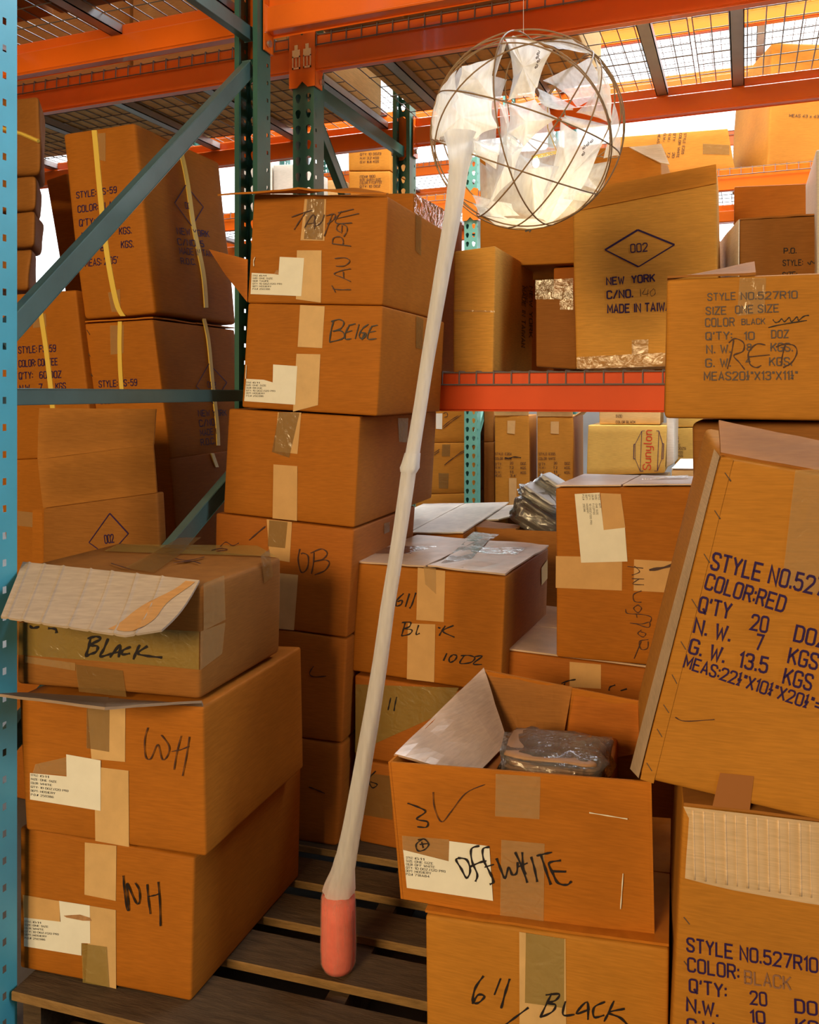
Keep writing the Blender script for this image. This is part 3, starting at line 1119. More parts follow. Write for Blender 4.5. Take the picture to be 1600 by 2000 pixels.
DZ = UPZ + BH + .003
deck_thing('wire mesh deck overhead in the top left corner', XL + .1, PX - .05, R1Y[0] + .02, R1Y[1], DZ, [PX - .09, PX - .50, PX - .95, PX - 1.4], waterfall=False)
deck_thing('wire mesh deck above the strapped cartons', XL + .1, PX - .05, *R2Y, DZ, [PX - .10, PX - .525, PX - .94, PX - 1.4, PX - 1.9])
deck_thing('left wire mesh deck behind the fabric globe, half covered by cartons', PX + .05, -.165, *R2Y, DZ, [-1.126, -.707, -.287])
deck_thing('right wire mesh deck at the top right with daylight behind', -.150, XR - .06, *R2Y, DZ, [-.02, .40, .82])
deck_thing('wire mesh deck of the eye-level shelf under the 002 carton', PX + .05, XR - .06, *R2Y, H - .054 + BH + .003, [-1.0, -.5, 0, .5])
for yy, nm in ((R3Y, 'third'), (R4Y, 'fourth')):
    for lv, z in (('upper', DZ), ('top', DZ + .84)):
        for sd, x0, x1 in (('left', X3 - 2.42, X3 - .05), ('right', X3 + .05, X3 + 2.42)):
            deck_thing('far pale %s wire deck of the %s rack row, %s bay' % (lv, nm, sd), x0, x1, *yy, z, [x0 + .3, x0 + .9, x0 + 1.5, x0 + 2.1])

# ================================================================== pallets
PT = .13


def pallet(label, cx, cy, rot, wx, front=0.0, n=8, pitch=.1455, bw=.098):
    """n deck boards along x on three stringers; local y = 0 is the near edge."""
    r = empty('wooden_pallet', (cx, cy, 0), label, 'pallet')
    r.rotation_euler = (0, 0, rot)
    ys = []
    for i in range(n):
        if i == 0:
            ys.append((0, .152))
        else:
            y0 = .20 + pitch * (i - 1)
            ys.append((y0, y0 + bw + .004 * math.sin(i * 2.1)))
    me_cache = {}
    for i, (y0, y1) in enumerate(ys):
        mb = MB()
        mb.box((0, y0, PT - .018), (wx, y1, PT))
        o = mesh_obj('deck_board', mb.v, mb.f, WOOD, None, origin=V((0, 0, 0)))
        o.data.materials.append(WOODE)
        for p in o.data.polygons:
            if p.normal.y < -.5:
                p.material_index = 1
        o.parent = r
        bevel(o, .002, 1)
    for k, x in enumerate((.02, wx / 2 - .02, wx - .06)):
        mb = MB()
        mb.box((x, .01, .018), (x + .04, ys[-1][1] - .01, PT - .018))
        o = mesh_obj('stringer', mb.v, mb.f, WOOD, None, origin=V((0, 0, 0)))
        o.parent = r
    for y0 in (.0, .45, ys[-1][1] - .1):
        mb = MB()
        mb.box((0, y0, 0), (wx, y0 + .1, .018))
        o = mesh_obj('bottom_board', mb.v, mb.f, WOOD, None, origin=V((0, 0, 0)))
        o.parent = r
    return r


pallet('worn wooden pallet in front holding the WH cartons and the pink-footed lamp', -1.287, 1.224, math.radians(4.5), 1.17, n=9)
pallet('second wooden pallet under the leaning RED carton, mostly hidden', -.10, 1.30, math.radians(3.0), 1.20, n=8)

# ================================================================== front left stack
c2 = cr(0, 1500, 3.81)
g1 = cr(0, 1040, 2.941)
gb = cr(0, 1040, 3.636)
GL = 'brown cartons stacked on the front pallet'
wl = Carton('lower WH carton, bottom of the front left stack on the pallet', [(38, 1615), (379, 1675), (373, 1957), (38, 1890)], (2, 'Z', PT), yaw=8, into=(-.03, 1, 0), far=(1, 589), m=K1, seed=1, group=GL)
yy = wl.f[2].y
wl.tape(c2([(633, 552), (868, 578), (864, 988), (630, 940)]), TAPE_P2)
wl.tape(c2([(672, 1022), (865, 1055), (868, 1640), (640, 1585)]), TAPE_P2)
wl.tape(c2([(172, 938), (445, 985), (450, 1140), (180, 1105)]), TAPE_P)
shipping_label(wl, c2([(183, 1105), (455, 1138), (443, 983), (672, 1020), (676, 1300), (610, 1297), (610, 1390), (183, 1318)]),
               label_rows('WHITE', '250386', *c2([(190, 1138)])[0], 16, 48, 6.4, .10, 3.6))
wl.poly('torn_patch', c2([(478, 1092), (530, 1088), (600, 1085), (672, 1108), (685, 1132), (620, 1130), (560, 1118), (500, 1106)]), RUST)
wl.tape(c2([(612, 1298), (800, 1325), (820, 1625), (622, 1588)]), TAPE_G)
wl.strokes([c2(a) for a in ([(922, 795), (930, 900), (950, 1040), (965, 1040), (955, 940), (950, 850), (990, 940), (1025, 1005), (1045, 980), (1040, 900), (1010, 848)],
                            [(1100, 858), (1108, 960), (1125, 1080)], [(1182, 840), (1195, 1000), (1200, 1170)], [(1108, 950), (1150, 942), (1190, 930)])], 3.0, MARK)

wu = Carton('upper WH carton with its front flap folded out, under the BLACK carton', [(37, 1358), (397, 1381), (402, 1674), (51, 1622)], (2, 'Y', yy - .012), yaw=8, into=(-.03, 1, 0), far=(1, 589), m=K1, seed=2, group=GL)
wu.tape(g1([(505, 1010), (722, 1010), (720, 1318), (528, 1300)]), TAPE_P2)
wu.tape(g1([(545, 1345), (740, 1368), (740, 1805), (548, 1770)]), TAPE_P2)
wu.tape(g1([(500, 1010), (632, 1010), (630, 1260), (500, 1238)]), TAPE_B)
wu.quad('tape_strip', g1([(210, 1330), (385, 1290), (388, 1395), (195, 1380)]), TAPE_C)
shipping_label(wu, g1([(180, 1380), (388, 1400), (386, 1273), (582, 1308), (580, 1597), (180, 1532)]),
               label_rows('WHITE', '250386', *g1([(186, 1396)])[0], 18, 52, 7.6, .12, 4.2))
wu.strokes([g1(a) for a in ([(853, 1118), (835, 1190), (840, 1285), (870, 1295), (910, 1215), (935, 1300), (965, 1280), (975, 1225), (930, 1160)],
                            [(1045, 1165), (1020, 1260), (1003, 1360)], [(1092, 1170), (1075, 1280), (1052, 1395)], [(990, 1255), (1040, 1245), (1090, 1225)])], 2.2, MARKB)
# corrugated flap pushed out towards the viewer
p0, p1 = wu.f[0] + V((0, 0, .001)), wu.f[1] + V((0, 0, .001))
q0 = hit((-6, 1357), wu.f[0] + wu.n * .13, wu.n)
q1 = hit((205, 1384), wu.f[0] + wu.n * .14, wu.n)
q2 = hit((292, 1376), wu.f[0] + wu.n * .10, wu.n)
q3 = hit((394, 1371), wu.f[0] + wu.n * .012, wu.n)
pm_ = p0.lerp(p1, .5)
KFG = kraft('dull_flap_liner', (.24, .17, .12))
wu.slab('flap', [q0, q1, pm_ + UP * .003, p0 + UP * .003], KFG, wig=.0015)
wu.slab('flap', [q1, q3, p1 + UP * .002, pm_ + UP * .003], KFG, wig=.002, seed=4)

bk = Carton('taped BLACK carton on top of the front left stack, its grey liner flap lifted', [(36, 1108), (396, 1146), (393, 1368), (31, 1338)], (2, 'Y', yy + .0), yaw=8, into=(-.03, 1, 0), far=(1, 549), m=K3, seed=3, amp=.006, rad=.010, group=GL)
bk.tape(gb([(112, 640), (1425, 705), (1425, 975), (112, 868)]), TAPE_G)
bk.tape(gb([(545, 940), (880, 985), (905, 1172), (570, 1135)]), TAPE_B)
bk.quad('tape_strip', gb([(185, 880), (545, 930), (545, 985), (185, 925)]), TAPE_C)
bk.strokes([gb(a) for a in ([(650, 750), (640, 810), (620, 880), (640, 870), (690, 850), (700, 810), (650, 800), (720, 760), (690, 740), (630, 755)],
                            [(775, 755), (745, 830), (720, 882), (780, 870), (830, 855)], [(790, 890), (860, 800), (850, 890)], [(815, 858), (870, 848)],
                            [(935, 815), (880, 840), (875, 868), (930, 862)], [(1000, 800), (975, 850), (955, 905)], [(1055, 810), (985, 860), (1060, 880), (1160, 890)])], 5.0, MARK)
bk.strokes([gb(a) for a in ([(220, 660), (240, 678), (285, 668)], [(350, 680), (400, 685), (410, 715)])], 5.0, MARK)
bk.tape(gb([(1425, 705), (1600, 640), (1580, 860), (1425, 980)]), TAPE_C, 'R')
bk.tape([(396, 1140), (436, 1124), (440, 1210), (398, 1232)], TAPE_C, 'R')
bk.tape(cr(0, 520, 2.941)([(1490, 1660), (1540, 1625), (1560, 1780), (1510, 1820)]), TAPE_B, 'R')
bk.tape([(232, 1064), (500, 1068), (540, 1090), (200, 1078)], TAPE_G, 'T')
bk.tape([(350, 1052), (392, 1052), (300, 1122), (240, 1112)], TAPE_B, 'T')
gt = cr(0, 520, 2.941)
bk.strokes([gt(a) for a in ([(1000, 1690), (1080, 1700), (1170, 1680)], [(990, 1715), (1090, 1705), (1150, 1720)], [(1210, 1640), (1270, 1630), (1300, 1640), (1240, 1645)], [(1260, 1620), (1290, 1595), (1330, 1615), (1365, 1600)], [(630, 1715), (690, 1735), (740, 1750)])], 2.0, MARKB, 'T')
a, b = bk.f[0] + UP * .004, bk.f[1] + UP * .004
# lifted flap: a bent sheet sloping towards the viewer
d0 = hit((2, 1206), bk.f[0] + bk.n * .155, bk.n)
d1 = hit((244, 1243), bk.f[0] + bk.n * .150, bk.n)
d2 = hit((316, 1232), bk.f[0] + bk.n * .120, bk.n)
t0 = hit((-8, 1160), bk.f[0] + bk.n * .10, bk.n)
ta = hit((45, 1102), bk.f[0], bk.n) + UP * .003
tb = hit((390, 1138), bk.f[0], bk.n) + UP * .003
fl = MB()
ribs = 9


def flap_pt(u, v):
    top_ = ta.lerp(tb, u)
    us = u * 1.0
    low = d0.lerp(d1, us / .72) if us < .72 else d1.lerp(d2, (us - .72) / .28)
    P = top_.lerp(low, v)
    nn = (low - top_).cross(tb - ta).normalized()
    return P + nn * (.0024 * sum(math.exp(-((u - c_) / .007) ** 2) for c_ in (.04, .13, .24, .40, .52, .66, .80)) - .010 * math.sin(math.pi * v) * u), nn


nu, nv = 120, 8
vs, fs = [], []
for sd in (1, -1):
    for j in range(nv + 1):
        for i in range(nu + 1):
            P, nn = flap_pt(i / nu, j / nv)
            vs.append(P + nn * (.0022 * sd))
W, k0 = nu + 1, (nu + 1) * (nv + 1)
for j in range(nv):
    for i in range(nu):
        k = j * W + i
        fs += [(k, k + 1, k + W + 1, k + W), (k + k0, k + k0 + W, k + k0 + W + 1, k + k0 + 1)]
for i in range(nu):
    k = nv * W + i
    fs.append((k, k + 1, k + 1 + k0, k + k0))
    fs.append((i, i + k0, i + 1 + k0, i + 1))
for j in range(nv):
    for k in (j * W, j * W + nu):
        fs.append((k, k + W, k + W + k0, k + k0))
KFLAP = kraft('greyish_liner_flap', (.47, .36, .27), var=.05)
o = mesh_obj('flap', vs, fs, KFLAP, bk.root)
o['label'] = 'greyish lifted flap with parallel creases'
vs, fs = [], []
for j in range(13):             # strip where the brown liner has not been torn off
    v = .04 + .90 * j / 12
    w0 = .94 - .36 * v + .02 * math.sin(v * 9)
    w1 = min(.985, w0 + .06 + .14 * v - .03 * math.sin(v * 7))
    for i in range(7):
        P, nn = flap_pt(w0 + (w1 - w0) * i / 6, v)
        vs.append(P - nn * .0034 if nn.z < 0 else P + nn * .0034)
for j in range(12):
    for i in range(6):
        k = j * 7 + i
        fs.append((k, k + 1, k + 8, k + 7))
mesh_obj('liner_strip', vs, fs, kraft('orange_liner_strip', (.52, .26, .09)), o)

# ================================================================== middle left stack (leaning column of six)
t6 = cr(380, 560, 2.941)
t2 = cr(400, 0, 2.941)
t4 = cr(540, 1050, 3.076)
GM = 'column of six cartons beside the green post'
MY = 1.905
m1 = Carton('bottom carton of the six-high column, crushed corner, in shadow', [(470, 1425), (668, 1455), (656, 1656), (466, 1625)], (2, 'Z', PT), yaw=2, depth=.42, m=K5, amp=.006, rad=.012, seed=4, group=GM)
m1.strokes([t4([(190, 1500), (230, 1515), (285, 1540)])], 2.6, MARKB)
m2 = Carton('second carton up in the six-high column, marked with a C stroke', [(430, 1212), (677, 1249), (668, 1451), (440, 1422)], (2, 'Y', MY), yaw=2, depth=.42, m=K5, seed=5, group=GM)
m2.strokes([t4([(225, 770), (200, 815), (230, 835), (300, 830)])], 2.2, MARKB)
m3 = Carton('OB carton, third up in the six-high column', [(421, 1002), (691, 1034), (677, 1246), (418, 1210)], (2, 'Y', MY), yaw=2, into=(-.03, 1, 0), far=(1, 812), m=K5, seed=6, group=GM)
m3.tape(t6([(415, 1335), (560, 1350), (545, 1580), (430, 1560)]), TAPE_P)
m3.tape(t6([(430, 1340), (535, 1350), (520, 1500), (420, 1490)]), TAPE_B)
m3.tape(t4([(0, 210), (130, 222), (105, 555), (0, 545)]), TAPE_P2)
m3.tape(t6([(1085, 1358), (1118, 1350), (1118, 1405), (1085, 1420)]), TAPE_B, 'R')
m3.strokes([t6([(315, 1455), (360, 1415), (408, 1375)])], 2.5, MARKB)
m3.strokes([t4(a) for a in ([(140, 65), (130, 130), (150, 205), (185, 180), (190, 110), (160, 90), (148, 95)], [(225, 85), (222, 150), (210, 215)], [(205, 90), (270, 65), (305, 90), (280, 125), (225, 140), (290, 130), (318, 150), (290, 195), (230, 220)])], 2.4, MARKB)
m4 = Carton('blank carton with brown tape, fourth up in the six-high column', [(446, 798), (704, 814), (692, 1031), (436, 1002)], (2, 'Y', MY), yaw=2, far=(1, 853), m=K1, seed=7, group=GM)
m4.tape(t6([(480, 720), (615, 722), (592, 960), (460, 945)]), TAPE_P)
m4.tape(t6([(487, 720), (605, 725), (545, 982), (445, 948)]), TAPE_B)
m4.tape(t6([(455, 1020), (592, 1030), (590, 1345), (450, 1330)]), TAPE_P)
m4.tape(t6([(1165, 755), (1225, 755), (1222, 895), (1172, 890)]), TAPE_B, 'R')
m5 = Carton('BEIGE carton, fifth up in the six-high column', [(484, 592), (747, 597), (736, 813), (472, 796)], (2, 'Y', MY), yaw=2, far=(1, 868), m=K1, seed=8, group=GM)
m5.tape(t6([(607, 105), (748, 112), (733, 352), (593, 345)]), TAPE_P2)
m5.tape(t6([(587, 385), (723, 388), (710, 680), (567, 718)]), TAPE_P2)
m5.tape(t6([(1270, 165), (1312, 185), (1308, 360), (1268, 352)]), TAPE_B, 'R')
shipping_label(m5, t6([(300, 530), (400, 535), (452, 550), (454, 447), (592, 456), (580, 678), (288, 658)]),
               label_rows('BEIGE', '250386', *t6([(300, 555)])[0], 13, 42, 5.2, .02, 3.2))
m5.strokes([t6([(302, 450), (298, 530)])], 1.6, PAPER)
m5.strokes([t6(a) for a in ([(800, 195), (785, 250), (775, 318)], [(785, 200), (830, 188), (858, 205), (840, 240), (795, 255), (838, 252), (862, 275), (845, 300), (775, 318)], [(890, 220), (868, 262), (865, 300), (900, 298)], [(868, 262), (905, 252)], [(885, 222), (925, 212)],
                            [(945, 215), (922, 300)], [(1000, 215), (965, 240), (945, 280), (965, 300), (985, 268), (955, 265)], [(975, 268), (960, 305)], [(1020, 225), (1000, 262), (995, 300), (1045, 298)], [(1000, 262), (1040, 255)], [(1015, 228), (1052, 220)])], 2.6, MARK)
m6 = Carton('TAUPE carton on top of the six-high column, flaps sticking out', [(495, 378), (759, 383), (747, 596), (483, 592)], (2, 'Y', MY), yaw=2, far=(1, 872), m=K1, seed=9, group=GM)
m6.tape(t2([(575, 1145), (700, 1145), (688, 1385), (550, 1382)]), TAPE_P)
m6.tape(t2([(590, 1145), (690, 1145), (680, 1380), (570, 1375)]), TAPE_B)
m6.tape(t2([(530, 1440), (672, 1440), (668, 1740), (525, 1720)]), TAPE_P2)
m6.tape(t2([(1210, 1225), (1243, 1240), (1240, 1470), (1208, 1440)]), TAPE_B, 'R')
shipping_label(m6, t2([(272, 1568), (400, 1575), (425, 1580), (432, 1477), (572, 1484), (556, 1703), (266, 1690)]),
               label_rows('TAUPE', '250386', *t2([(278, 1588)])[0], 13, 42, 5.2, .02, 3.2))
m6.poly('torn_patch', t2([(400, 1575), (415, 1552), (428, 1555), (424, 1580)]), RUST)
m6.strokes([t2([(292, 1478), (284, 1500), (285, 1530)])], 1.6, PAPER)
m6.strokes([t2(a) for a in ([(500, 1250), (560, 1228), (622, 1210)], [(580, 1225), (545, 1275), (515, 1322)], [(575, 1312), (600, 1265), (628, 1235), (635, 1275), (632, 1320)], [(590, 1290), (640, 1282)], [(645, 1240), (630, 1280), (645, 1300), (675, 1275), (690, 1235)],
                            [(735, 1235), (715, 1290), (688, 1360)], [(700, 1242), (750, 1232), (745, 1262), (705, 1290)], [(790, 1215), (755, 1262), (765, 1285), (850, 1282)], [(770, 1225), (860, 1203)], [(760, 1258), (890, 1228)])], 2.0, MARKB)
m6.strokes([t2(a) for a in ([(732, 1642), (742, 1660), (752, 1680)], [(738, 1662), (790, 1665), (842, 1664)], [(840, 1618), (790, 1595), (745, 1575), (790, 1555), (840, 1545)], [(800, 1602), (798, 1562)], [(755, 1530), (805, 1528), (835, 1500), (805, 1482), (748, 1487)],
                            [(842, 1415), (735, 1402)], [(735, 1405), (742, 1370), (780, 1362), (798, 1385), (795, 1410)], [(790, 1340), (760, 1320), (775, 1288), (815, 1300), (820, 1330), (800, 1362)], [(790, 1335), (792, 1295)])], 1.9, MARKB)
# flaps of the TAUPE carton
a, b = m6.f[0], m6.f[1]
q0 = hit((425, 381), m6.f[0] + m6.n * .05, m6.n)
m6.slab('flap', [q0, a.lerp(b, .42) + m6.n * .06 + UP * .002, a.lerp(b, .45) + UP * .006, a - m6.e * .03 + UP * .004], K1, wig=.003, seed=3)
m6.slab('flap', [a.lerp(b, .42) + m6.n * .06 + UP * .002, b + m6.n * .015 + UP * .002, b + UP * .004, a.lerp(b, .45) + UP * .006], K1, bow=.012, wig=.005, seed=6, nu=16)
p = hit((408, 487), m6.f[0] + m6.n * .03, m6.n)
q = hit((484, 507), m6.f[0], m6.n)
r_ = hit((483, 590), m6.f[0], m6.n)
m6.slab('flap', [p, q, r_, p.lerp(r_, .5) + m6.n * .012], K5, wig=.002)

# ================================================================== middle cartons
t7 = cr(800, 640, 2.941)
GC = 'cartons in the middle of the rack behind the lamp tube'
c3 = Carton('lowest 611 carton with a worn 6, half hidden behind the OFF WHITE carton', [(698, 1484), (985, 1530), (985, 1700), (703, 1643)], (3, 'Z', PT), yaw=-1, depth=.42, m=K5, amp=.005, seed=10, group=GC)
c3.tape(t4([(510, 1410), (700, 1430), (700, 1690), (505, 1660)]), TAPE_B)
c3.strokes([t4([(600, 1400), (560, 1450), (580, 1500), (610, 1480), (570, 1465)])], 2.4, MARK)
CY = c3.f[3].y
c2_ = Carton('611 carton wrapped in dark tape, middle of its three-high stack', [(694, 1318), (985, 1362), (985, 1528), (692, 1478)], (3, 'Y', CY), yaw=-1, depth=.42, m=K5, amp=.005, seed=11, group=GC)
c2_.tape(t4([(480, 880), (1100, 900), (1030, 1040), (470, 1290)]), TAPE_G)
c2_.strokes([t4(a) for a in ([(595, 1040), (620, 1020), (610, 985), (600, 1000)], [(690, 960), (680, 1000), (672, 1035)], [(725, 955), (715, 1000), (708, 1040)])], 2.8, MARK)
c1 = Carton('611 10 DZ carton with a dusty taped lid, right behind the lamp tube', [(691, 1099), (987, 1127), (979, 1356), (686, 1310)], (3, 'Y', CY), yaw=-2, far=(1, 1072), m=K1, seed=12, group=GC)
c1.tape(t4([(850, 180), (1015, 200), (1005, 508), (840, 495)]), TAPE_P)
c1.tape(t4([(790, 515), (955, 522), (950, 870), (785, 850)]), TAPE_P)
c1.tape(t4([(885, 170), (960, 185), (960, 340), (895, 280)]), TAPE_C)
c1.strokes([t4(a) for a in ([(765, 335), (725, 375), (720, 410), (750, 400), (755, 375), (728, 385)], [(800, 335), (775, 415)], [(838, 330), (815, 400), (800, 425)],
                            [(775, 505), (765, 545), (752, 590)], [(755, 510), (805, 508), (800, 535), (770, 545), (815, 555), (800, 580), (752, 590)], [(855, 525), (840, 580), (862, 575)], [(972, 540), (985, 545)], [(1015, 530), (995, 560), (978, 590)], [(1065, 528), (1000, 562), (1070, 598)],
                            [(1025, 695), (1005, 740)], [(1060, 705), (1040, 725), (1045, 750), (1075, 735), (1085, 710), (1062, 703)], [(1130, 710), (1105, 755), (1170, 750), (1195, 722), (1160, 708), (1110, 710)], [(1195, 715), (1240, 712), (1185, 758), (1238, 762)])], 2.8, MARK)
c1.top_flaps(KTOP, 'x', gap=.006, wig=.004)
c1.tape([(840, 1110), (880, 1114), (975, 1045), (925, 1040)], FILM2, 'T')
c1.quad('tape_strip', [(700, 1070), (1030, 1075), (1010, 1088), (690, 1086)], FILM2, 'T', lift=.0075)
c1.quad('tape_strip', [(855, 1112), (905, 1116), (965, 1050), (930, 1044)], FILM2, 'T', lift=.0085)
c1.tape(t7([(755, 1380), (790, 1330), (788, 1440), (755, 1480)]), STRAP, 'R')

c5 = Carton('low coffee carton with a pale dusty lid under the standing coffee carton', [(990, 1272), (1330, 1315), (1330, 1500), (990, 1450)], (0, 'Y', 2.0), yaw=0, depth=.44, m=K5, seed=13, group=GC)
z0 = min(p.z for p in c5.f)
x0, x1 = c5.f[3].x, c5.f[2].x


def plain(label, x0, x1, y0, y1, z0, z1, yaw=0, m=K5, seed=0, group=None, **k):
    a = math.radians(yaw)
    e = V((math.cos(a), math.sin(a), 0))
    o_ = V((x0, y0, 0))
    l = (x1 - x0)
    return Carton(label, None, None, yaw, y1 - y0, None, m, seed=seed, group=group,
                  corners=[o_ + UP * z1, o_ + e * l + UP * z1, o_ + e * l + UP * z0, o_ + UP * z0], **k)


plain('carton in the dark under the low coffee carton', x0, x1, 2.0, 2.44, PT, z0, m=K5, seed=14, group=GC)
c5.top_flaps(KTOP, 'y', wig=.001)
c5.tape(cr(740, 1240, 2.857)([(1065, 150), (1240, 165), (1240, 300), (1065, 290)]), TAPE_P)
c5.strokes([cr(740, 1240, 2.857)(a) for a in ([(1020, 270), (1060, 255), (1100, 248)], [(1040, 268), (1030, 290)], [(1320, 278), (1290, 290), (1285, 310)], [(1350, 310), (1385, 300)])], 3, MARK)
c4 = Carton('coffee carton standing on end with an L-shaped label, beside the tilted RED carton', [(1086, 953), (1352, 950), (1338, 1306), (1086, 1284)], (3, 'Y', 1.985), yaw=0, depth=.38, top=(1.028, 1.032), m=K1, seed=15, group=GC)
c4.tape(t7([(840, 1312), (1220, 1320), (1218, 1510), (838, 1495)]), TAPE_P)
c4.tape(t7([(1288, 1330), (1580, 1345), (1580, 1525), (1285, 1510)]), TAPE_P)
c4.quad('tape_strip', t7([(1100, 950), (1215, 955), (1240, 1150), (1115, 1165)]), TAPE_P)
lb = c4.poly('shipping_label', t7([(952, 955), (1095, 947), (1116, 1162), (1237, 1148), (1250, 1342), (985, 1350)]), PAPER)
lb['label'] = 'white paper label with an L-shaped outline, turned sideways'
rows = []
for i, (a_, b_) in enumerate((('STYLE:', '611'), ('SIZE:', 'ONE SIZE'), ('COLOR:', 'F/COFFEE'), ('QTY:', '10 DOZ.(120 PR)'), ('DEPT:', 'HOSIERY'), ('P.O.#', '250386'))):
    x = 1085 - 18 * i
    rows.append((a_, t7([(x, 958)])[0], t7([(x + 3, 990)])[0], 3.6))
    rows.append((b_, t7([(x + 4, 1010)])[0], t7([(x + 9, 1010 + 8 * len(b_))])[0], 3.6))
c4.text(rows, MARK, name='label_print', parent=lb)
c4.strokes([t7(a) for a in ([(1250, 1370), (1340, 1380)], [(1290, 1368), (1320, 1400), (1275, 1420)], [(1275, 1440), (1345, 1442)], [(1320, 1440), (1280, 1470), (1345, 1475)],
                            [(1330, 1510), (1285, 1530), (1290, 1570), (1330, 1575)], [(1310, 1590), (1285, 1610), (1310, 1635), (1330, 1610), (1310, 1590)], [(1240, 1615), (1250, 1640), (1330, 1645), (1385, 1660), (1380, 1690)], [(1300, 1640), (1305, 1665)],
                            [(1265, 1695), (1330, 1700), (1375, 1690), (1370, 1720), (1300, 1700)], [(1330, 1735), (1310, 1755), (1340, 1775), (1355, 1755), (1325, 1745)], [(1370, 1790), (1320, 1800), (1330, 1845), (1365, 1840), (1370, 1800)], [(1330, 1800), (1290, 1900)])], 1.8, MARKB)
c4.strokes([t7([(1375, 1390), (1460, 1375), (1555, 1345)])], 6, MARKB)
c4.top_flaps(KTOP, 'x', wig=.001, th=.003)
c4.tape([(1255, 936), (1345, 930), (1345, 934), (1255, 940)], FILM2, 'T')

# ================================================================== right hand cartons
t8 = cr(780, 1640, 2.857)
r5 = cr(740, 1240, 2.857)
r3 = cr(1160, 1480, 3.636)
r4c = cr(1160, 860, 2.632)
ru = cr(1160, 480, 3.636)
GR = 'cartons piled at the right front'
b611 = Carton('611 BLACK carton at the bottom edge of the photo, under the open OFF WHITE carton', [(831, 1787), (1307, 1855), (1302, 2150), (833, 2068)], (0, 'Y', 1.315), yaw=4, depth=.40, m=K2, seed=20, group=GR)
b611.tape(t8([(668, 510), (925, 550), (930, 1100), (670, 1040)]), TAPE_P2)
b611.tape(t8([(705, 515), (920, 548), (918, 935), (700, 905)]), TAPE_G)
b611.strokes([t8(a) for a in ([(470, 755), (425, 820), (410, 895), (440, 905), (475, 870), (440, 860), (408, 910)], [(565, 768), (530, 860)], [(615, 770), (590, 850), (568, 935)],
                              [(850, 850), (820, 910), (785, 985)], [(815, 860), (890, 855), (870, 890), (820, 905), (870, 915), (850, 955), (785, 985)], [(925, 895), (912, 970), (975, 970)], [(1050, 1000), (1045, 900), (985, 965), (1060, 940)],
                              [(1145, 900), (1085, 930), (1085, 985), (1140, 975)], [(1195, 895), (1165, 960), (1140, 1010)], [(1255, 940), (1165, 960), (1230, 990), (1280, 1040)], [(720, 930), (640, 990), (580, 1035)])], 4.5, MARK)
b611.top_flaps(K1, 'y', wig=.003)
RZ = b611.f[0].z
# open carton
ow = Carton('open OFF WHITE carton with a plastic-wrapped packet inside, at the lower right', [(756, 1490), (1272, 1527), (1278, 1842), (782, 1755)], (3, 'Y', 1.325), yaw=5, into=(.16, 1, 0), far=(0, 944), top=(.688, .655), m=K1, seed=21, solid=False, group=GR, amp=.003)


def open_walls(bx, m, min_, th=.0045, zin=None):
    """Four walls and a floor of board, one mesh, as the body of an open carton."""
    tl, tr, br, bl = bx.f
    TL, TR, BR, BL = bx.b
    mb = MB()

    def wall(a, b, c, d, inw):
        n_, k_ = 10, 6
        vs, fs = [], []
        for off in (0, th):
            for j in range(k_ + 1):
                for i in range(n_ + 1):
                    u, v = i / n_, j / k_
                    P = (a * (1 - u) + b * u) * (1 - v) + (d * (1 - u) + c * u) * v
                    vs.append(P + bx.disp(P) + inw * off)
        W_, K_ = n_ + 1, (n_ + 1) * (k_ + 1)
        for j in range(k_):
            for i in range(n_):
                k = j * W_ + i
                fs += [(k, k + W_, k + W_ + 1, k + 1), (k + K_, k + 1 + K_, k + W_ + 1 + K_, k + W_ + K_)]
        for i in range(n_):
            fs.append((i, i + 1, i + 1 + K_, i + K_))
        mb.add(vs, fs)
    ctr = sum(bx.f + bx.b, V((0, 0, 0))) / 8
    for q in ((tl, tr, br, bl), (tr, TR, BR, br), (TR, TL, BL, BR), (TL, tl, bl, BL), (bl, br, BR, BL)):
        n = (q[1] - q[0]).cross(q[3] - q[0]).normalized()
        if (ctr - q[0]).dot(n) < 0:
            n = -n
        wall(*q, n)
    return mb.build('body', m, bx.root, smooth=False)


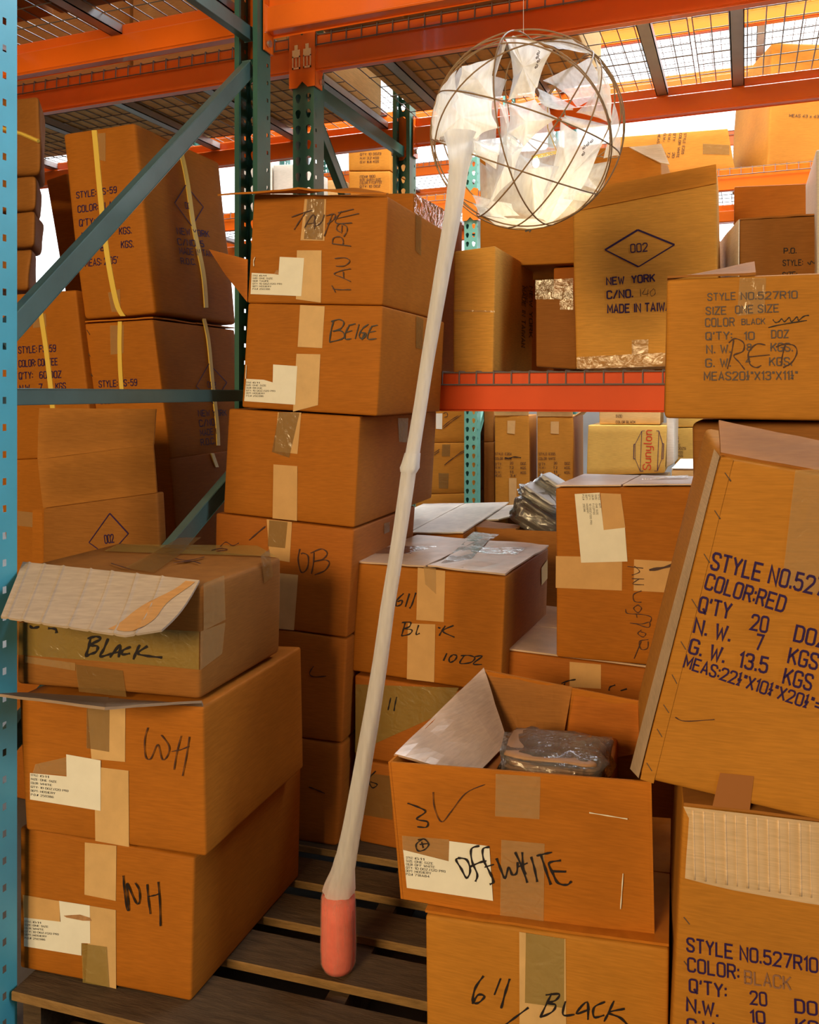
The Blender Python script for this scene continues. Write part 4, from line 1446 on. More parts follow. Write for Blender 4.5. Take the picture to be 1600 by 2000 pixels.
for i_ in (1, 2):             # the sides pinch in towards the back
    ow.b[i_] = ow.b[i_] - ow.e * .115
ow.body = open_walls(ow, K1, KIN)
ow.tape(r5([(648, 775), (900, 790), (895, 1025), (645, 1010)]), TAPE_C)
ow.tape(r5([(682, 1140), (925, 1160), (922, 1630), (680, 1560)]), TAPE_C)
ow.quad('tape_strip', r5([(125, 1120), (388, 1140), (388, 1265), (130, 1215)]), TAPE_C)
lb = ow.poly('shipping_label', r5([(132, 1198), (388, 1260), (390, 1148), (615, 1175), (640, 1478), (155, 1408)]), PAPER)
lb['label'] = 'white paper label with an L-shaped outline, overwritten by marker'
ow.text(label_rows('OFF WHITE', '718A84', *r5([(150, 1245)])[0], 17, 58, 6.4, .10, 4.6), MARK, name='label_print', parent=lb)
ow.strokes([r5(a) for a in ([(455, 1240), (430, 1250), (460, 1300), (490, 1350), (510, 1310), (490, 1250), (440, 1240)], [(560, 1172), (515, 1190), (520, 1260), (550, 1330), (540, 1370)], [(505, 1290), (560, 1265), (600, 1255)], [(615, 1178), (580, 1190), (585, 1250), (620, 1320), (640, 1370), (620, 1385)], [(590, 1290), (640, 1275)],
                            [(655, 1240), (680, 1300), (705, 1350), (725, 1290), (745, 1330), (770, 1320), (775, 1260)], [(760, 1205), (800, 1290), (830, 1375)], [(800, 1205), (805, 1280), (820, 1330)], [(770, 1290), (830, 1265)], [(850, 1230), (870, 1300), (885, 1370)],
                            [(880, 1225), (920, 1215), (965, 1205)], [(905, 1220), (930, 1300), (960, 1385)], [(1015, 1250), (950, 1265), (970, 1320), (1000, 1375), (1050, 1385), (1075, 1365)], [(960, 1310), (1045, 1312)])], 4.4, MARK)
ow.strokes([r5(a) for a in ([(155, 938), (215, 960), (255, 985), (205, 1025), (265, 1040), (260, 1070), (210, 1068)], )], 3.0, MARK)
ow.strokes([r5([(298, 875), (305, 960), (345, 1040), (400, 980), (480, 880), (585, 832)])], 1.8, MARKB)
ow.strokes([r5(a) for a in ([(240, 1135), (205, 1165), (215, 1200), (250, 1195), (275, 1165), (250, 1135), (215, 1140)], [(235, 1150), (245, 1185)], [(225, 1165), (268, 1160)])], 2.6, MARK)
ow.strokes([r5([(1175, 983), (1280, 1000), (1388, 1018)]), r5([(1362, 1320), (1355, 1420), (1348, 1518)])], 2.2, PAPER, name='scratch')
# flaps and contents of the open carton
rimL0, rimL1 = ow.f[0], ow.b[0]
inn = ow.inn
li0 = rimL0.lerp(rimL1, .06) + UP * .002
li1 = rimL1 + UP * .002
li2 = hit((992, 1450), ow.f[1].lerp(ow.b[1], .70), ow.n)
li3 = hit((925, 1520), ow.f[1].lerp(ow.b[1], .22), ow.n)
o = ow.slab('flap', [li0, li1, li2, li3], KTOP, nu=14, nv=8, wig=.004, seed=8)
o['label'] = 'creased shiny inner flap folded into the carton'
ba, bb = ow.b[0] + UP * .001, ow.b[1] + UP * .001
ow.slab('flap', [ba, ba.lerp(bb, .58), hit((1090, 1500), ow.b[0] - inn * .03, ow.n), hit((990, 1452), ow.b[0] - inn * .05, ow.n)], K3, wig=.003, seed=9)
ow.slab('flap', [ba.lerp(bb, .60) - UP * .003, bb, hit((1250, 1470), ow.b[0] - inn * .012, ow.n), hit((1095, 1500), ow.b[0] - inn * .012, ow.n)], K5, wig=.002, seed=5)
ctr = sum(ow.f + ow.b, V((0, 0, 0))) / 8
zt = ow.f[0].z


def packet(label, cen, size, rot, inner, film, seed, cards=7, axes=None):
    r = empty('wrapped_packet', (cen[0], cen[1], cen[2] - size[2] / 2), label, 'packet')
    ax = axes or (V((math.cos(rot), math.sin(rot), 0)), V((-math.sin(rot), math.cos(rot), 0)), UP)
    for i in range(cards):
        z = -size[2] * .36 + size[2] * .72 * i / max(1, cards - 1)
        sh = .004 * math.sin(i * 2.3 + seed)
        blob('folded_packet', V(cen) + ax[2] * z + ax[0] * sh, (size[0] * .88, size[1] * .86, size[2] / cards * 1.15), inner, r, seed + i, .05, n=(20, 6), power=.3, axes=ax)
    blob('plastic_film', cen, size, film, r, seed, .22, 2.6, n=(30, 16), power=.45, axes=ax)
    return r


pc = at_y(1085, 1482, 1.50)
packet('glossy plastic-wrapped packet lying in the open OFF WHITE carton', pc, (.185, .15, .055), math.radians(4), BUNDLE, FILM, 3)
# contents that carry the packet
f_ = MB()
plain('inner carton layer hidden inside the open OFF WHITE carton', ow.f[3].x + .06, ow.f[2].x - .08, 1.37, 1.70, ow.f[3].z + .008, pc.z - .03, yaw=4, m=K5, seed=22)

b527 = Carton('lower right carton with a torn ribbed strip and STYLE NO.527R10 print', [(1336, 1575), (1770, 1632), (1752, 2280), (1304, 2140)], (0, 'Y', 1.317), yaw=6, depth=.27, m=K2, seed=23, group=GR)
S_ = r3
b527.poly('torn_strip', S_([(640, 345), (1700, 470), (1700, 1060), (1500, 1030), (1240, 985), (990, 940), (800, 895), (650, 855), (660, 700), (672, 560), (680, 430)]), KTORN)
mb = MB()
for i in range(13):            # the bared flutes of the torn strip
    xa = 700 + 75 * i
    a0, a1 = S_([(xa + 8, 365 + (xa - 640) * .118), (xa + 18, 880 + (xa - 800) * .155)])
    k = 8
    for sgn in (1,):
        pts = [b527.on((a0[0] + (a1[0] - a0[0]) * t / k, a0[1] + (a1[1] - a0[1]) * t / k), 'F', .0012) for t in range(k + 1)]
        mb.tube(pts, .0015 + .0005 * math.sin(i * 2.7), 6)
mb.build('torn_flutes', KTORN, b527.root, smooth=True)
b527.text([('STYLE NO.527R10', S_([(655, 1365)])[0], S_([(1590, 1520)])[0], 28)], INK, bold=.006)
b527.text([('COLOR:', S_([(662, 1505)])[0], S_([(1030, 1565)])[0], 28)], INK, bold=.004)
b527.text([('BLACK', S_([(1065, 1590)])[0], S_([(1400, 1640)])[0], 26)], INKF, bold=.004)
b527.text([("Q'TY:", S_([(672, 1650)])[0], S_([(940, 1695)])[0], 27), ('20', S_([(1100, 1735)])[0], S_([(1228, 1752)])[0], 27), ('DOZ', S_([(1420, 1795)])[0], S_([(1680, 1835)])[0], 27),
           ('N.W.', S_([(652, 1785)])[0], S_([(880, 1828)])[0], 27), ('10', S_([(1105, 1865)])[0], S_([(1215, 1880)])[0], 25), ('KGS', S_([(1425, 1930)])[0], S_([(1680, 1975)])[0], 27),
           ('G.W.', S_([(655, 1930)])[0], S_([(880, 1970)])[0], 27)], INK, bold=.004)
mb = MB()
for a_, b_ in (((640, 1130), (680, 1180)), ((640, 1440), (670, 1480))):
    a0, a1 = S_([a_, b_])
    mb.tube([b527.on(a0, 'F', .001), b527.on(a1, 'F', .001)], .0008, 5)
mb.build('staples', STAPLE, b527.root)
b527.top_flaps(K3, 'y', wig=.003)

red = Carton('big tilted carton printed COLOR:RED, leaning over the right-hand pile', [(1409, 892), (1836, 968), (1692, 1630), (1250, 1522)], (3, 'Y', 1.30), yaw=7, depth=.25, m=K2, seed=24, rad=.010, amp=.003, group=GR,
             into=(-.125, .97, .13))
A = r4c
red.tape(A([(1030, 150), (1250, 140), (1180, 800), (960, 740)]), TAPE_C)
red.tape(A([(650, 1708), (822, 1725), (800, 1898), (610, 1880)]), mat('orange_brown_tape', (.34, .125, .03), .3, .6))
red.text([('STYLE NO.527R10', A([(592, 655)])[0], A([(1320, 835)])[0], 35), ('COLOR:RED', A([(562, 755)])[0], A([(968, 880)])[0], 32), ("Q'TY", A([(530, 875)])[0], A([(695, 915)])[0], 32),
          ('20', A([(790, 965)])[0], A([(885, 985)])[0], 32), ('DOZ', A([(1015, 1025)])[0], A([(1190, 1068)])[0], 33), ('N. W.', A([(505, 982)])[0], A([(695, 1030)])[0], 30), ('7', A([(822, 1070)])[0], A([(862, 1078)])[0], 32),
          ('KGS', A([(985, 1140)])[0], A([(1140, 1178)])[0], 33), ('G. W.', A([(480, 1085)])[0], A([(665, 1140)])[0], 30), ('13.5', A([(735, 1160)])[0], A([(885, 1195)])[0], 32), ('KGS', A([(960, 1245)])[0], A([(1110, 1285)])[0], 33),
          ('MEAS:22½"X10¼"X20½"=2.7', A([(455, 1160)])[0], A([(1260, 1432)])[0], 25)], INK, bold=.006)
mb = MB()
for a_, b_ in (((672, 165), (702, 208)), ((620, 358), (648, 402)), ((565, 580), (592, 625)), ((502, 812), (530, 858)), ((447, 1030), (472, 1072)), ((402, 1200), (428, 1248)), ((360, 1355), (388, 1398)), ((328, 1480), (354, 1522)), ((275, 1655), (302, 1698))):
    a0, a1 = A([a_, b_])
    mb2 = MB()
    mb2.tube([red.on(a0, 'F', .001), red.on(a1, 'F', .001)], .0011, 6)
    mb2.build('staple', STAPLE, red.root)
# overlap seam along the staples: the glued lap is a second layer of board
lap = red.quad('seam_lap', A([(655, 88), (715, 100), (310, 1762), (242, 1740)]), K2, lift=.0016)
red.quad('lit_side_strip', A([(622, 45), (650, 82), (238, 1738), (192, 1690)]), KTORN, 'L', lift=.0012)  # pale strip stands in for light falling on the left side
ta_, tb_ = red.f[0], red.f[1]
fl1 = hit((1404, 822), red.f[0] + red.inn * .12, red.n)
fl2 = hit((1800, 905), red.f[0] + red.inn * .12, red.n)
red.slab('flap', [ta_ + red.inn * .01 + UP * .002, tb_ + red.inn * .01 + UP * .002, fl2, fl1], K3, wig=.003, seed=12)
red.strokes([A([(420, 1420), (470, 1440), (620, 1432)])], 2, MARKB)

rk = Carton('carton printed BLACK and overwritten RED in marker, top of the right pile', [(1304, 545), (1692, 529), (1694, 823), (1298, 817)], (3, 'Y', 1.80), yaw=5, depth=.33, m=K2, seed=25, rad=.009, amp=.003, group=GR)
rk.tape(ru([(1035, 230), (1222, 228), (1208, 480), (1015, 500)]), TAPE_C)
rk.text([('STYLE', ru([(805, 390)])[0], ru([(1005, 382)])[0], 15), ('NO.527R10', ru([(1040, 384)])[0], ru([(1445, 372)])[0], 15), ('SIZE', ru([(792, 490)])[0], ru([(938, 486)])[0], 16), ('ONE SIZE', ru([(1000, 482)])[0], ru([(1310, 470)])[0], 16),
         ('COLOR', ru([(788, 575)])[0], ru([(998, 570)])[0], 17), ('BLACK', ru([(1045, 562)])[0], ru([(1215, 556)])[0], 12), ("Q'TY:", ru([(790, 670)])[0], ru([(980, 664)])[0], 16), ('10', ru([(1062, 668)])[0], ru([(1140, 666)])[0], 16),
         ('N. W.', ru([(795, 765)])[0], ru([(970, 760)])[0], 17), ('8', ru([(1080, 745)])[0], ru([(1120, 744)])[0], 14), ('G. W.', ru([(788, 862)])[0], ru([(970, 858)])[0], 17), ('4', ru([(1072, 840)])[0], ru([(1112, 838)])[0], 15)], INKG, bold=.005)
rk.text([('DOZ', ru([(1255, 655)])[0], ru([(1385, 652)])[0], 16), ('KGS.', ru([(1250, 748)])[0], ru([(1410, 748)])[0], 17), ('KGS.', ru([(1240, 850)])[0], ru([(1405, 850)])[0], 17), ('MEAS20½"X13"X11¼"', ru([(778, 955)])[0], ru([(1445, 948)])[0], 17)], INKG, bold=.005)
rk.strokes([ru(a) for a in ([(1268, 525), (1285, 545), (1310, 540), (1330, 520), (1350, 540), (1385, 510), (1400, 540), (1440, 505), (1450, 530), (1490, 500), (1525, 495)], [(1235, 582), (1330, 560), (1510, 530)])], 2.2, MARK)
rk.strokes([ru(a) for a in ([(990, 670), (975, 760), (945, 875)], [(955, 690), (1000, 660), (1060, 690), (1055, 750), (990, 780), (1030, 830), (1068, 880)], [(1215, 705), (1150, 700), (1095, 760), (1105, 840), (1150, 865), (1185, 850)], [(1095, 790), (1245, 775)],
                            [(1355, 705), (1335, 780), (1325, 850)], [(1290, 720), (1350, 698), (1420, 710), (1438, 760), (1400, 830), (1340, 865)])], 2.6, MARKB)
a, b = rk.f[0] + UP * .003, rk.f[1] + UP * .003
ft = hit((1474, 514), rk.f[0] + rk.inn * .10, rk.n)
rk.slab('flap', [a, a.lerp(b, .46), ft, a + rk.inn * .08 + UP * .006], K3, wig=.003, seed=2)
st = Carton('crumpled brown carton under the RED-marked carton, behind the tilted one', [(1355, 824), (1640, 824), (1640, 1150), (1352, 1150)], (0, 'Y', 1.88), yaw=0, depth=.38, m=K3, seed=26, amp=.006, rad=.012, group=GR)
plain('carton in the dark at the bottom of the pile behind the tilted RED carton', st.f[3].x, st.f[2].x, 1.88, 2.26, PT, st.f[3].z, m=K5, seed=27, group=GR)

# ================================================================== left bay, seen through the upright
ga = cr(0, 0, 2.941)
gl = cr(0, 520, 2.941)
GS = 'strapped cartons in the left bay'
sy = 2.05
s2 = Carton('middle strapped STYLE S-59 carton with a 002 diamond, behind the horizontal brace', [(165, 632), (299, 624), (332, 897), (200, 912)], (1, 'Y', sy), yaw=1, depth=.44, m=K1, seed=30, group=GS)
s2.top_flaps(K1, 'y')
s1 = Carton('top strapped STYLE S-59 carton leaning to the left, under the wire deck', [(118, 262), (262, 239), (302, 612), (163, 624)], (2, 'Y', sy), yaw=2, depth=.46, m=K1, seed=31, amp=.007, rad=.012, group=GS)
s3 = Carton('bottom strapped carton in the left bay behind the creased brown carton', [(203, 908), (331, 893), (352, 1120), (225, 1140)], (1, 'Y', sy), yaw=1, depth=.44, m=K5, seed=32, group=GS)
plain('carton in the dark at the base of the strapped stack', s3.f[3].x, s3.f[2].x, sy, sy + .44, 0, min(p.z for p in s3.f), m=K5, seed=33)
s1.text([('STYLE: FS-59', ga([(435, 1142)])[0], ga([(668, 1108)])[0], 13.5), ('COLOR: BLACK', ga([(445, 1222)])[0], ga([(690, 1190)])[0], 14), ("Q'TY:  60 DOZ", ga([(455, 1300)])[0], ga([(718, 1268)])[0], 14), ('N.W.  7', ga([(470, 1372)])[0], ga([(650, 1350)])[0], 13),
         ('KGS.', ga([(685, 1347)])[0], ga([(758, 1340)])[0], 14), ('G.W.  8', ga([(480, 1450)])[0], ga([(600, 1440)])[0], 13), ('KGS.', ga([(697, 1424)])[0], ga([(770, 1418)])[0], 14), ("MEAS: 2.05'", ga([(490, 1530)])[0], ga([(680, 1510)])[0], 14)], INK, bold=.004)
s1.strokes([ga([(595, 1405), (575, 1420), (590, 1440), (600, 1420), (585, 1405)]), ga([(635, 1345), (660, 1330)])], 1.8, MARKB)
s1.strap([ga([(535, 752)])[0], ga([(560, 1000)])[0], ga([(590, 1250)])[0], ga([(625, 1500)])[0], ga([(670, 1740)])[0], ga([(705, 1815)])[0]], [ga([(1040, 870)])[0], ga([(1075, 1050)])[0], ga([(1110, 1300)])[0], ga([(1160, 1560)])[0], ga([(1178, 1770)])[0]], 10)
s1.tape(ga([(555, 770), (600, 765), (600, 930), (555, 920)]), TAPE_C)
s1.tape(ga([(620, 1680), (690, 1660), (690, 1790), (640, 1790)]), TAPE_C)


def diamond(bx, pts, txt, t0, t1, h, face, m, wd=2.2, tm=None):
    bx.strokes([[pts[i], pts[(i + 1) % 4]] for i in range(4)], wd, m, face, name='printed_diamond', smooth=False)
    bx.text([(txt, t0, t1, h)], tm or m, face, bold=.004)


diamond(s1, ga([(1065, 1062), (1165, 1188), (1100, 1300), (1000, 1165)]), '002', ga([(1062, 1195)])[0], ga([(1110, 1205)])[0], 13, 'R', INK, 1.8)
s1.text([('NEW YORK', ga([(1014, 1345)])[0], ga([(1200, 1362)])[0], 14), ('C/NO. 5', ga([(1018, 1408)])[0], ga([(1170, 1420)])[0], 14), ('MADE IN TAIWAN', ga([(1028, 1460)])[0], ga([(1260, 1478)])[0], 14), ('R.O.C.', ga([(1035, 1518)])[0], ga([(1120, 1524)])[0], 13)], INK, 'R', bold=.004)
s2.text([('STYLE: FS-59', gl([(568, 695)])[0], gl([(790, 685)])[0], 13.5), ('COLOR:', gl([(575, 790)])[0], gl([(690, 785)])[0], 13)], INK, bold=.004)
s2.strap([gl([(695, 318)])[0], gl([(692, 450)])[0], gl([(695, 600)])[0], gl([(705, 740)])[0]], [gl([(1165, 292)])[0], gl([(1195, 430)])[0], gl([(1220, 680)])[0], gl([(1245, 900)])[0], gl([(1252, 1030)])[0]], 8)
s2.tape(gl([(635, 340), (715, 338), (712, 500), (638, 508)]), TAPE_C)
diamond(s2, gl([(1198, 560), (1300, 668), (1225, 790), (1125, 690)]), '002', gl([(1190, 695)])[0], gl([(1240, 698)])[0], 12, 'R', INK, 1.8)
s2.text([('NEW YORK', gl([(1136, 862)])[0], gl([(1300, 858)])[0], 13), ('C/NO.', gl([(1143, 922)])[0], gl([(1240, 912)])[0], 14), ('MADE IN', gl([(1148, 975)])[0], gl([(1260, 962)])[0], 13), ('R.O.C.', gl([(1152, 1030)])[0], gl([(1235, 1018)])[0], 13)], INK, 'R', bold=.004)
mb = MB()
for p in ((500, 365), (502, 490), (515, 605)):
    a0, a1 = gl([p, (p[0] + 18, p[1] + 28)])
    mb = MB()
    mb.tube([s2.on(a0, 'F', .001), s2.on(a1, 'F', .001)], .0011, 5)
    mb.build('staple', STAPLE, s2.root)
s3.strap(None, [gl([(1215, 1075)])[0], gl([(1230, 1120)])[0], gl([(1242, 1155)])[0]], 8)

fs1 = Carton('strapped COLOR COFFEE carton beside the teal upright', [(-40, 580), (148, 566), (184, 890), (-5, 900)], (1, 'Y', 2.02), yaw=1, depth=.34, m=K1, seed=34, group=GS)
fs1.text([('STYLE: FS-59', gl([(105, 500)])[0], gl([(322, 488)])[0], 14), ('COLOR: COFFEE', gl([(107, 578)])[0], gl([(330, 565)])[0], 14), ("Q'TY:", gl([(108, 648)])[0], gl([(188, 643)])[0], 14), ('60 DOZ', gl([(225, 643)])[0], gl([(354, 638)])[0], 14),
          ('N.W.   7', gl([(112, 718)])[0], gl([(245, 710)])[0], 13), ('KGS', gl([(318, 706)])[0], gl([(378, 703)])[0], 13), ('G.W.   9', gl([(118, 795)])[0], gl([(245, 788)])[0], 13), ('KGS.', gl([(320, 788)])[0], gl([(395, 784)])[0], 13)], INK, bold=.004)
fs1.strap([gl([(228, 200)])[0], gl([(245, 320)])[0], gl([(270, 500)])[0], gl([(295, 720)])[0], gl([(310, 900)])[0]], None, 9)
fs1.tape(gl([(195, 300), (265, 270), (268, 345), (190, 355)]), TAPE_C)
fs2 = Carton('taped carton under the COFFEE carton beside the teal upright', [(-5, 900), (184, 890), (205, 1130), (20, 1150)], (1, 'Y', 2.02), yaw=1, depth=.34, m=K1, seed=35, group=GS)
fs2.tape(gl([(105, 1405), (195, 1415), (195, 1500), (105, 1490)]), TAPE_C)
plain('carton in the dark at the base beside the teal upright', fs2.f[3].x, fs2.f[2].x, 2.02, 2.36, 0, min(p.z for p in fs2.f), m=K5, seed=36)

bw = Carton('dull brown carton with a 002 diamond and two loose creased panels above', [(84, 992), (306, 962), (314, 1150), (84, 1165)], (1, 'Y', 1.74), yaw=0, depth=.03, m=K3, seed=37, amp=.003, group=GS)
q1 = hit((78, 897), bw.f[0], bw.n) + bw.n * .006
q2 = hit((303, 868), bw.f[0], bw.n) + bw.n * .006
q3 = hit((76, 797), bw.f[0], bw.n) - bw.n * .004
q4 = hit((303, 799), bw.f[0], bw.n) - bw.n * .004
kp = kraft('dull_brown_panel', (.30, .118, .022))
bw.slab('upper_panel', [bw.f[0] + bw.n * -.002, bw.f[1] + bw.n * -.002, q2, q1], kp, wig=.002, seed=2)
bw.slab('upper_panel', [q1, q2, q4, q3], kp, wig=.003, seed=3)
diamond(bw, gl([(630, 1418), (735, 1535), (620, 1665), (512, 1585)]), '002', gl([(602, 1590)])[0], gl([(655, 1583)])[0], 17, 'F', INK, 2.4)
bw.quad('seam_lap', gl([(190, 1400), (245, 1395), (250, 1760), (190, 1760)]), K1, lift=.0018)
plain('carton in the dark under the dull brown carton', bw.f[3].x, bw.f[2].x, 1.74, 1.80, 0, min(p.z for p in bw.f), m=K5, seed=38)

for i, (y0, y1, xr) in enumerate(((186, 338, 79), (341, 410, 71), (411, 482, 73), (484, 566, 64))):
    b_ = Carton(['top dented bundle with a strap, beside the teal upright', 'second dented bundle down beside the teal upright', 'third dented bundle down beside the teal upright', 'lowest dented bundle on the COFFEE carton beside the teal upright'][i],
                [(-60, y0 + 10), (xr, y0), (xr - 3, y1), (-60, y1 + 2)], (2, 'Y', 2.06), yaw=-6, depth=.22, into=(-.85, 1, 0), m=K3, seed=40 + i, amp=.010, rad=.02, wl=7, group='dented bundles stacked by the teal upright', cat='bundle', name='bundle')
    if i == 0:
        b_.strap([(x, y0 + 71 + .25 * (x - 35)) for x in (34, 36)], None, 2)
        mb = MB()
        mb.tube([b_.on((-40, y0 + 55), 'F', .002), b_.on((10, y0 + 66), 'F', .002), b_.on((45, y0 + 74), 'F', .002), b_.on((74, y0 + 88), 'F', .002)], .006, 6)
        mb.build('strap', STRAP, b_.root)
ln = Carton('thin carton leaning behind the dented bundles', [(90, 352), (130, 338), (178, 640), (140, 645)], (1, 'Y', 2.42), yaw=0, depth=.3, m=K1, seed=45, group=GS)
plain('carton in the dark under the thin leaning carton', ln.f[3].x, ln.f[2].x, 2.42, 2.72, 0, min(p.z for p in ln.f), m=K5, seed=46)

# ================================================================== eye-level shelf of the second rack
tg = cr(800, 0, 2.941)
rr = cr(1160, 0, 3.636)
SZ = H - .054 + BH + .006
GE = 'cartons on the eye-level shelf'


def shelf_box(label, px, Y, far=None, depth=.45, **k):
    px = list(px)
    return Carton(label, px, (3, 'Y', Y), far=far, depth=depth, group=GE, **k)


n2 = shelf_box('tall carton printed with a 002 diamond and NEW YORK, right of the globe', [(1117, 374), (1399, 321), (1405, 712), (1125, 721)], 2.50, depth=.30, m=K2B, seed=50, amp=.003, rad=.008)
diamond(n2, [(1245, 449), (1317, 478), (1247, 521), (1182, 488)], '002', (1231, 493), (1265, 490), 17, 'F', INK, 3.6)
n2.text([('NEW  YORK', ru([(88, 278)])[0], ru([(436, 252)])[0], 15), ('C/NO.', ru([(90, 376)])[0], ru([(280, 364)])[0], 16), ('MADE IN TAIWAN', ru([(94, 478)])[0], ru([(590, 458)])[0], 17)], INK, bold=.012)
n2.strokes([ru(a) for a in ([(330, 308), (332, 360)], [(365, 305), (345, 345), (390, 340)], [(385, 310), (378, 360)], [(425, 305), (400, 330), (410, 358), (435, 340), (430, 308)])], 1.3, MARKB)
n2.tape(ru([(-120, 790), (580, 755), (580, 855), (-120, 875)]), TAPE_C)
n2.tape(ru([(270, 670), (388, 665), (388, 770), (270, 775)]), TAPE_C)
a, b = n2.f[0], n2.f[1]
n2.slab('flap', [hit((1117, 414), a - n2.n * -.004, n2.n), hit((1400, 358), a - n2.n * -.004, n2.n), hit((1399, 321), a - n2.n * -.006, n2.n), hit((1117, 374), a - n2.n * -.006, n2.n)], K2, th=.004, wig=.002, seed=4)
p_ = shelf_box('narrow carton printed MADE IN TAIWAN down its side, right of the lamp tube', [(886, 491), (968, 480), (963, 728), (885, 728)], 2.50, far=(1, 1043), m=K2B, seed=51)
p_.text([('MADE IN TAIWAN', tg([(648, 1640)])[0], (1018, 678), 8), ('C/NO.', tg([(672, 1640)])[0], (1026, 590), 7)], MARK, 'R', bold=.004)
p_.text([('NEW YORK', (1034, 558), (1033, 660), 7)], MARKB, 'R', bold=.004)
p_.quad('tape_strip', tg([(260, 1780), (490, 1785), (490, 1795), (260, 1790)]), TAPE_C)
q_ = shelf_box('small dark carton in the gap beside the tall 002 carton', [(1047, 575), (1126, 570), (1126, 722), (1047, 716)], 2.66, depth=.30, m=K3, seed=52)
q_.tape(tg([(865, 1630), (940, 1630), (940, 1780), (865, 1780)]), TAPE_C)
q_.tape(tg([(725, 1610), (940, 1600), (940, 1720), (725, 1720)]), TAPE_B)
plain('carton in the dark behind the small dark carton on the eye-level shelf', -.92, -.20, 3.22, 3.33, SZ, SZ + .50, m=K5, seed=155, group=GE)  # filler put in to block the bright background in the gap
rbx = Carton('wide carton lying across others behind the globe, its end showing above the 002 carton', [(936, 300), (1292, 283), (1296, 508), (938, 521)], (3, 'Y', 2.82), yaw=0, depth=.42, m=K2, seed=53, group=GE, amp=.004)
rbx.strokes([tg([(660, 1330), (690, 1322), (685, 1335)])], 3, MARK)
rbx.slab('flap', [rbx.f[1] - V((.10, 0, -.002)), rbx.f[1] + UP * .002, hit((1308, 322), rbx.f[1] - V((0, .03, 0)), rbx.n), hit((1290, 318), rbx.f[1] - V((0, .03, 0)), rbx.n)], WHITEBOX, wig=.002)
plain('carton hidden behind the narrow one, carrying the wide carton', -.60, -.30, 2.86, 3.2, SZ, min(p.z for p in rbx.f), m=K5, seed=54, group=GE)
s0 = Carton('carton with a plastic-covered side behind the TAUPE carton', [(640, 380), (808, 377), (806, 740), (640, 742)], (1, 'Y', 2.50), yaw=0, depth=.50, m=K1, seed=55, group=GE)
s0.quad('plastic_sheet', [(808, 378), (882, 418), (882, 470), (808, 420)], FILM, 'R', lift=.003)
po = Carton('P.O. STYLE carton at the right edge on the eye-level shelf', [(1446, 429), (1597, 421), (1597, 722), (1446, 726)], (3, 'Y', 2.52), yaw=9, depth=.40, m=K3, seed=56, group=GE, amp=.003)
po.text([('P.O.', rr([(1345, 1800)])[0], rr([(1438, 1798)])[0], 11), ('STYLE:', rr([(1337, 1888)])[0], rr([(1482, 1884)])[0], 12), ('SIZE:', rr([(1335, 1975)])[0], rr([(1440, 1970)])[0], 12)], MARK, bold=.006)
po.strokes([rr([(1515, 1862), (1530, 1880), (1540, 1855), (1560, 1870), (1575, 1850)])], 2, MARK)
po.slab('side_sheet', [po.f[0] + po.n * .0 - po.e * .004, po.b[0] - po.e * .004, po.b[3] - po.e * .004, po.f[3] - po.e * .004], WHITEBOX, th=.003, wig=.002)
po.slab('flap', [po.f[0] + UP * .003, po.f[1] + UP * .003, po.f[1] + po.inn * .12 + UP * .008, po.f[0] + po.inn * .12 + UP * .012], K3, wig=.003)
bd = Carton('plain brown carton behind the P.O. carton', [(1434, 364), (1600, 357), (1600, 560), (1434, 566)], (3, 'Y', 3.02), yaw=0, depth=.30, m=K1, seed=57, group=GE)
plain('carton under the plain brown one behind the P.O. carton', bd.f[3].x, bd.f[2].x, 3.02, 3.32, SZ, bd.f[3].z, m=K1, seed=58, group=GE)
Carton('white-sided carton cut by the right edge of the photo', [(1594, 292), (1760, 280), (1760, 726), (1596, 728)], (3, 'Y', 2.47), yaw=0, depth=.4, m=WHITEBOX, seed=59, group=GE)

# ================================================================== second rack, ground level
GB = 'pale-lidded cartons lit from the back aisle'  # tops coloured white in place of blown-out daylight
c7 = Carton('carton with a bright white dusty lid, lit from the back aisle', [(700, 1044), (905, 1044), (905, 1180), (700, 1180)], (1, 'Y', 2.50), yaw=0, depth=.74, into=(-.07, 1, 0), m=K1, seed=60, group=GB)
for p in c7.f[:2] + c7.b[:2]:
    pass
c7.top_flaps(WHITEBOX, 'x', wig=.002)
c7.tape([(830, 985), (870, 985), (905, 1040), (850, 1042)], PAPER, 'T')
plain('carton in the dark under the white-lidded carton', c7.f[3].x, c7.f[2].x - .07, 2.55, 3.22, 0, c7.f[3].z, m=K5, seed=61, group=GB)
c6 = Carton('open carton of plastic packets behind the standing coffee carton', [(905, 1030), (1120, 1040), (1120, 1190), (905, 1190)], (0, 'Y', 2.66), yaw=0, depth=.55, m=K3, seed=62, solid=False, group=GB)
c6.body = open_walls(c6, K3, KIN)
c6.slab('flap', [c6.f[0].lerp(c6.b[0], .3) + UP * .002, c6.b[0] + UP * .002, c6.b[0].lerp(c6.b[1], .55) + UP * .012, c6.f[0].lerp(c6.f[1], .20) + c6.inn * .17 + UP * .004], WHITEBOX, wig=.003)
c6.slab('flap', [c6.f[0] + UP * .002, c6.f[0].lerp(c6.f[1], .48) + c6.inn * .01, c6.f[0].lerp(c6.f[1], .46) + c6.inn * .14 - UP * .01, c6.f[0] + c6.inn * .15 + UP * .003], K3, wig=.003)
plain('carton in the dark under the open carton of packets', c6.f[3].x + .02, c6.f[2].x, 2.68, 3.2, 0, c6.f[3].z, m=K5, seed=63, group=GB)
tilt = math.radians(30)
axs = (V((math.cos(tilt), 0, -math.sin(tilt))), V((0, 1, 0)), V((math.sin(tilt), 0, math.cos(tilt))))
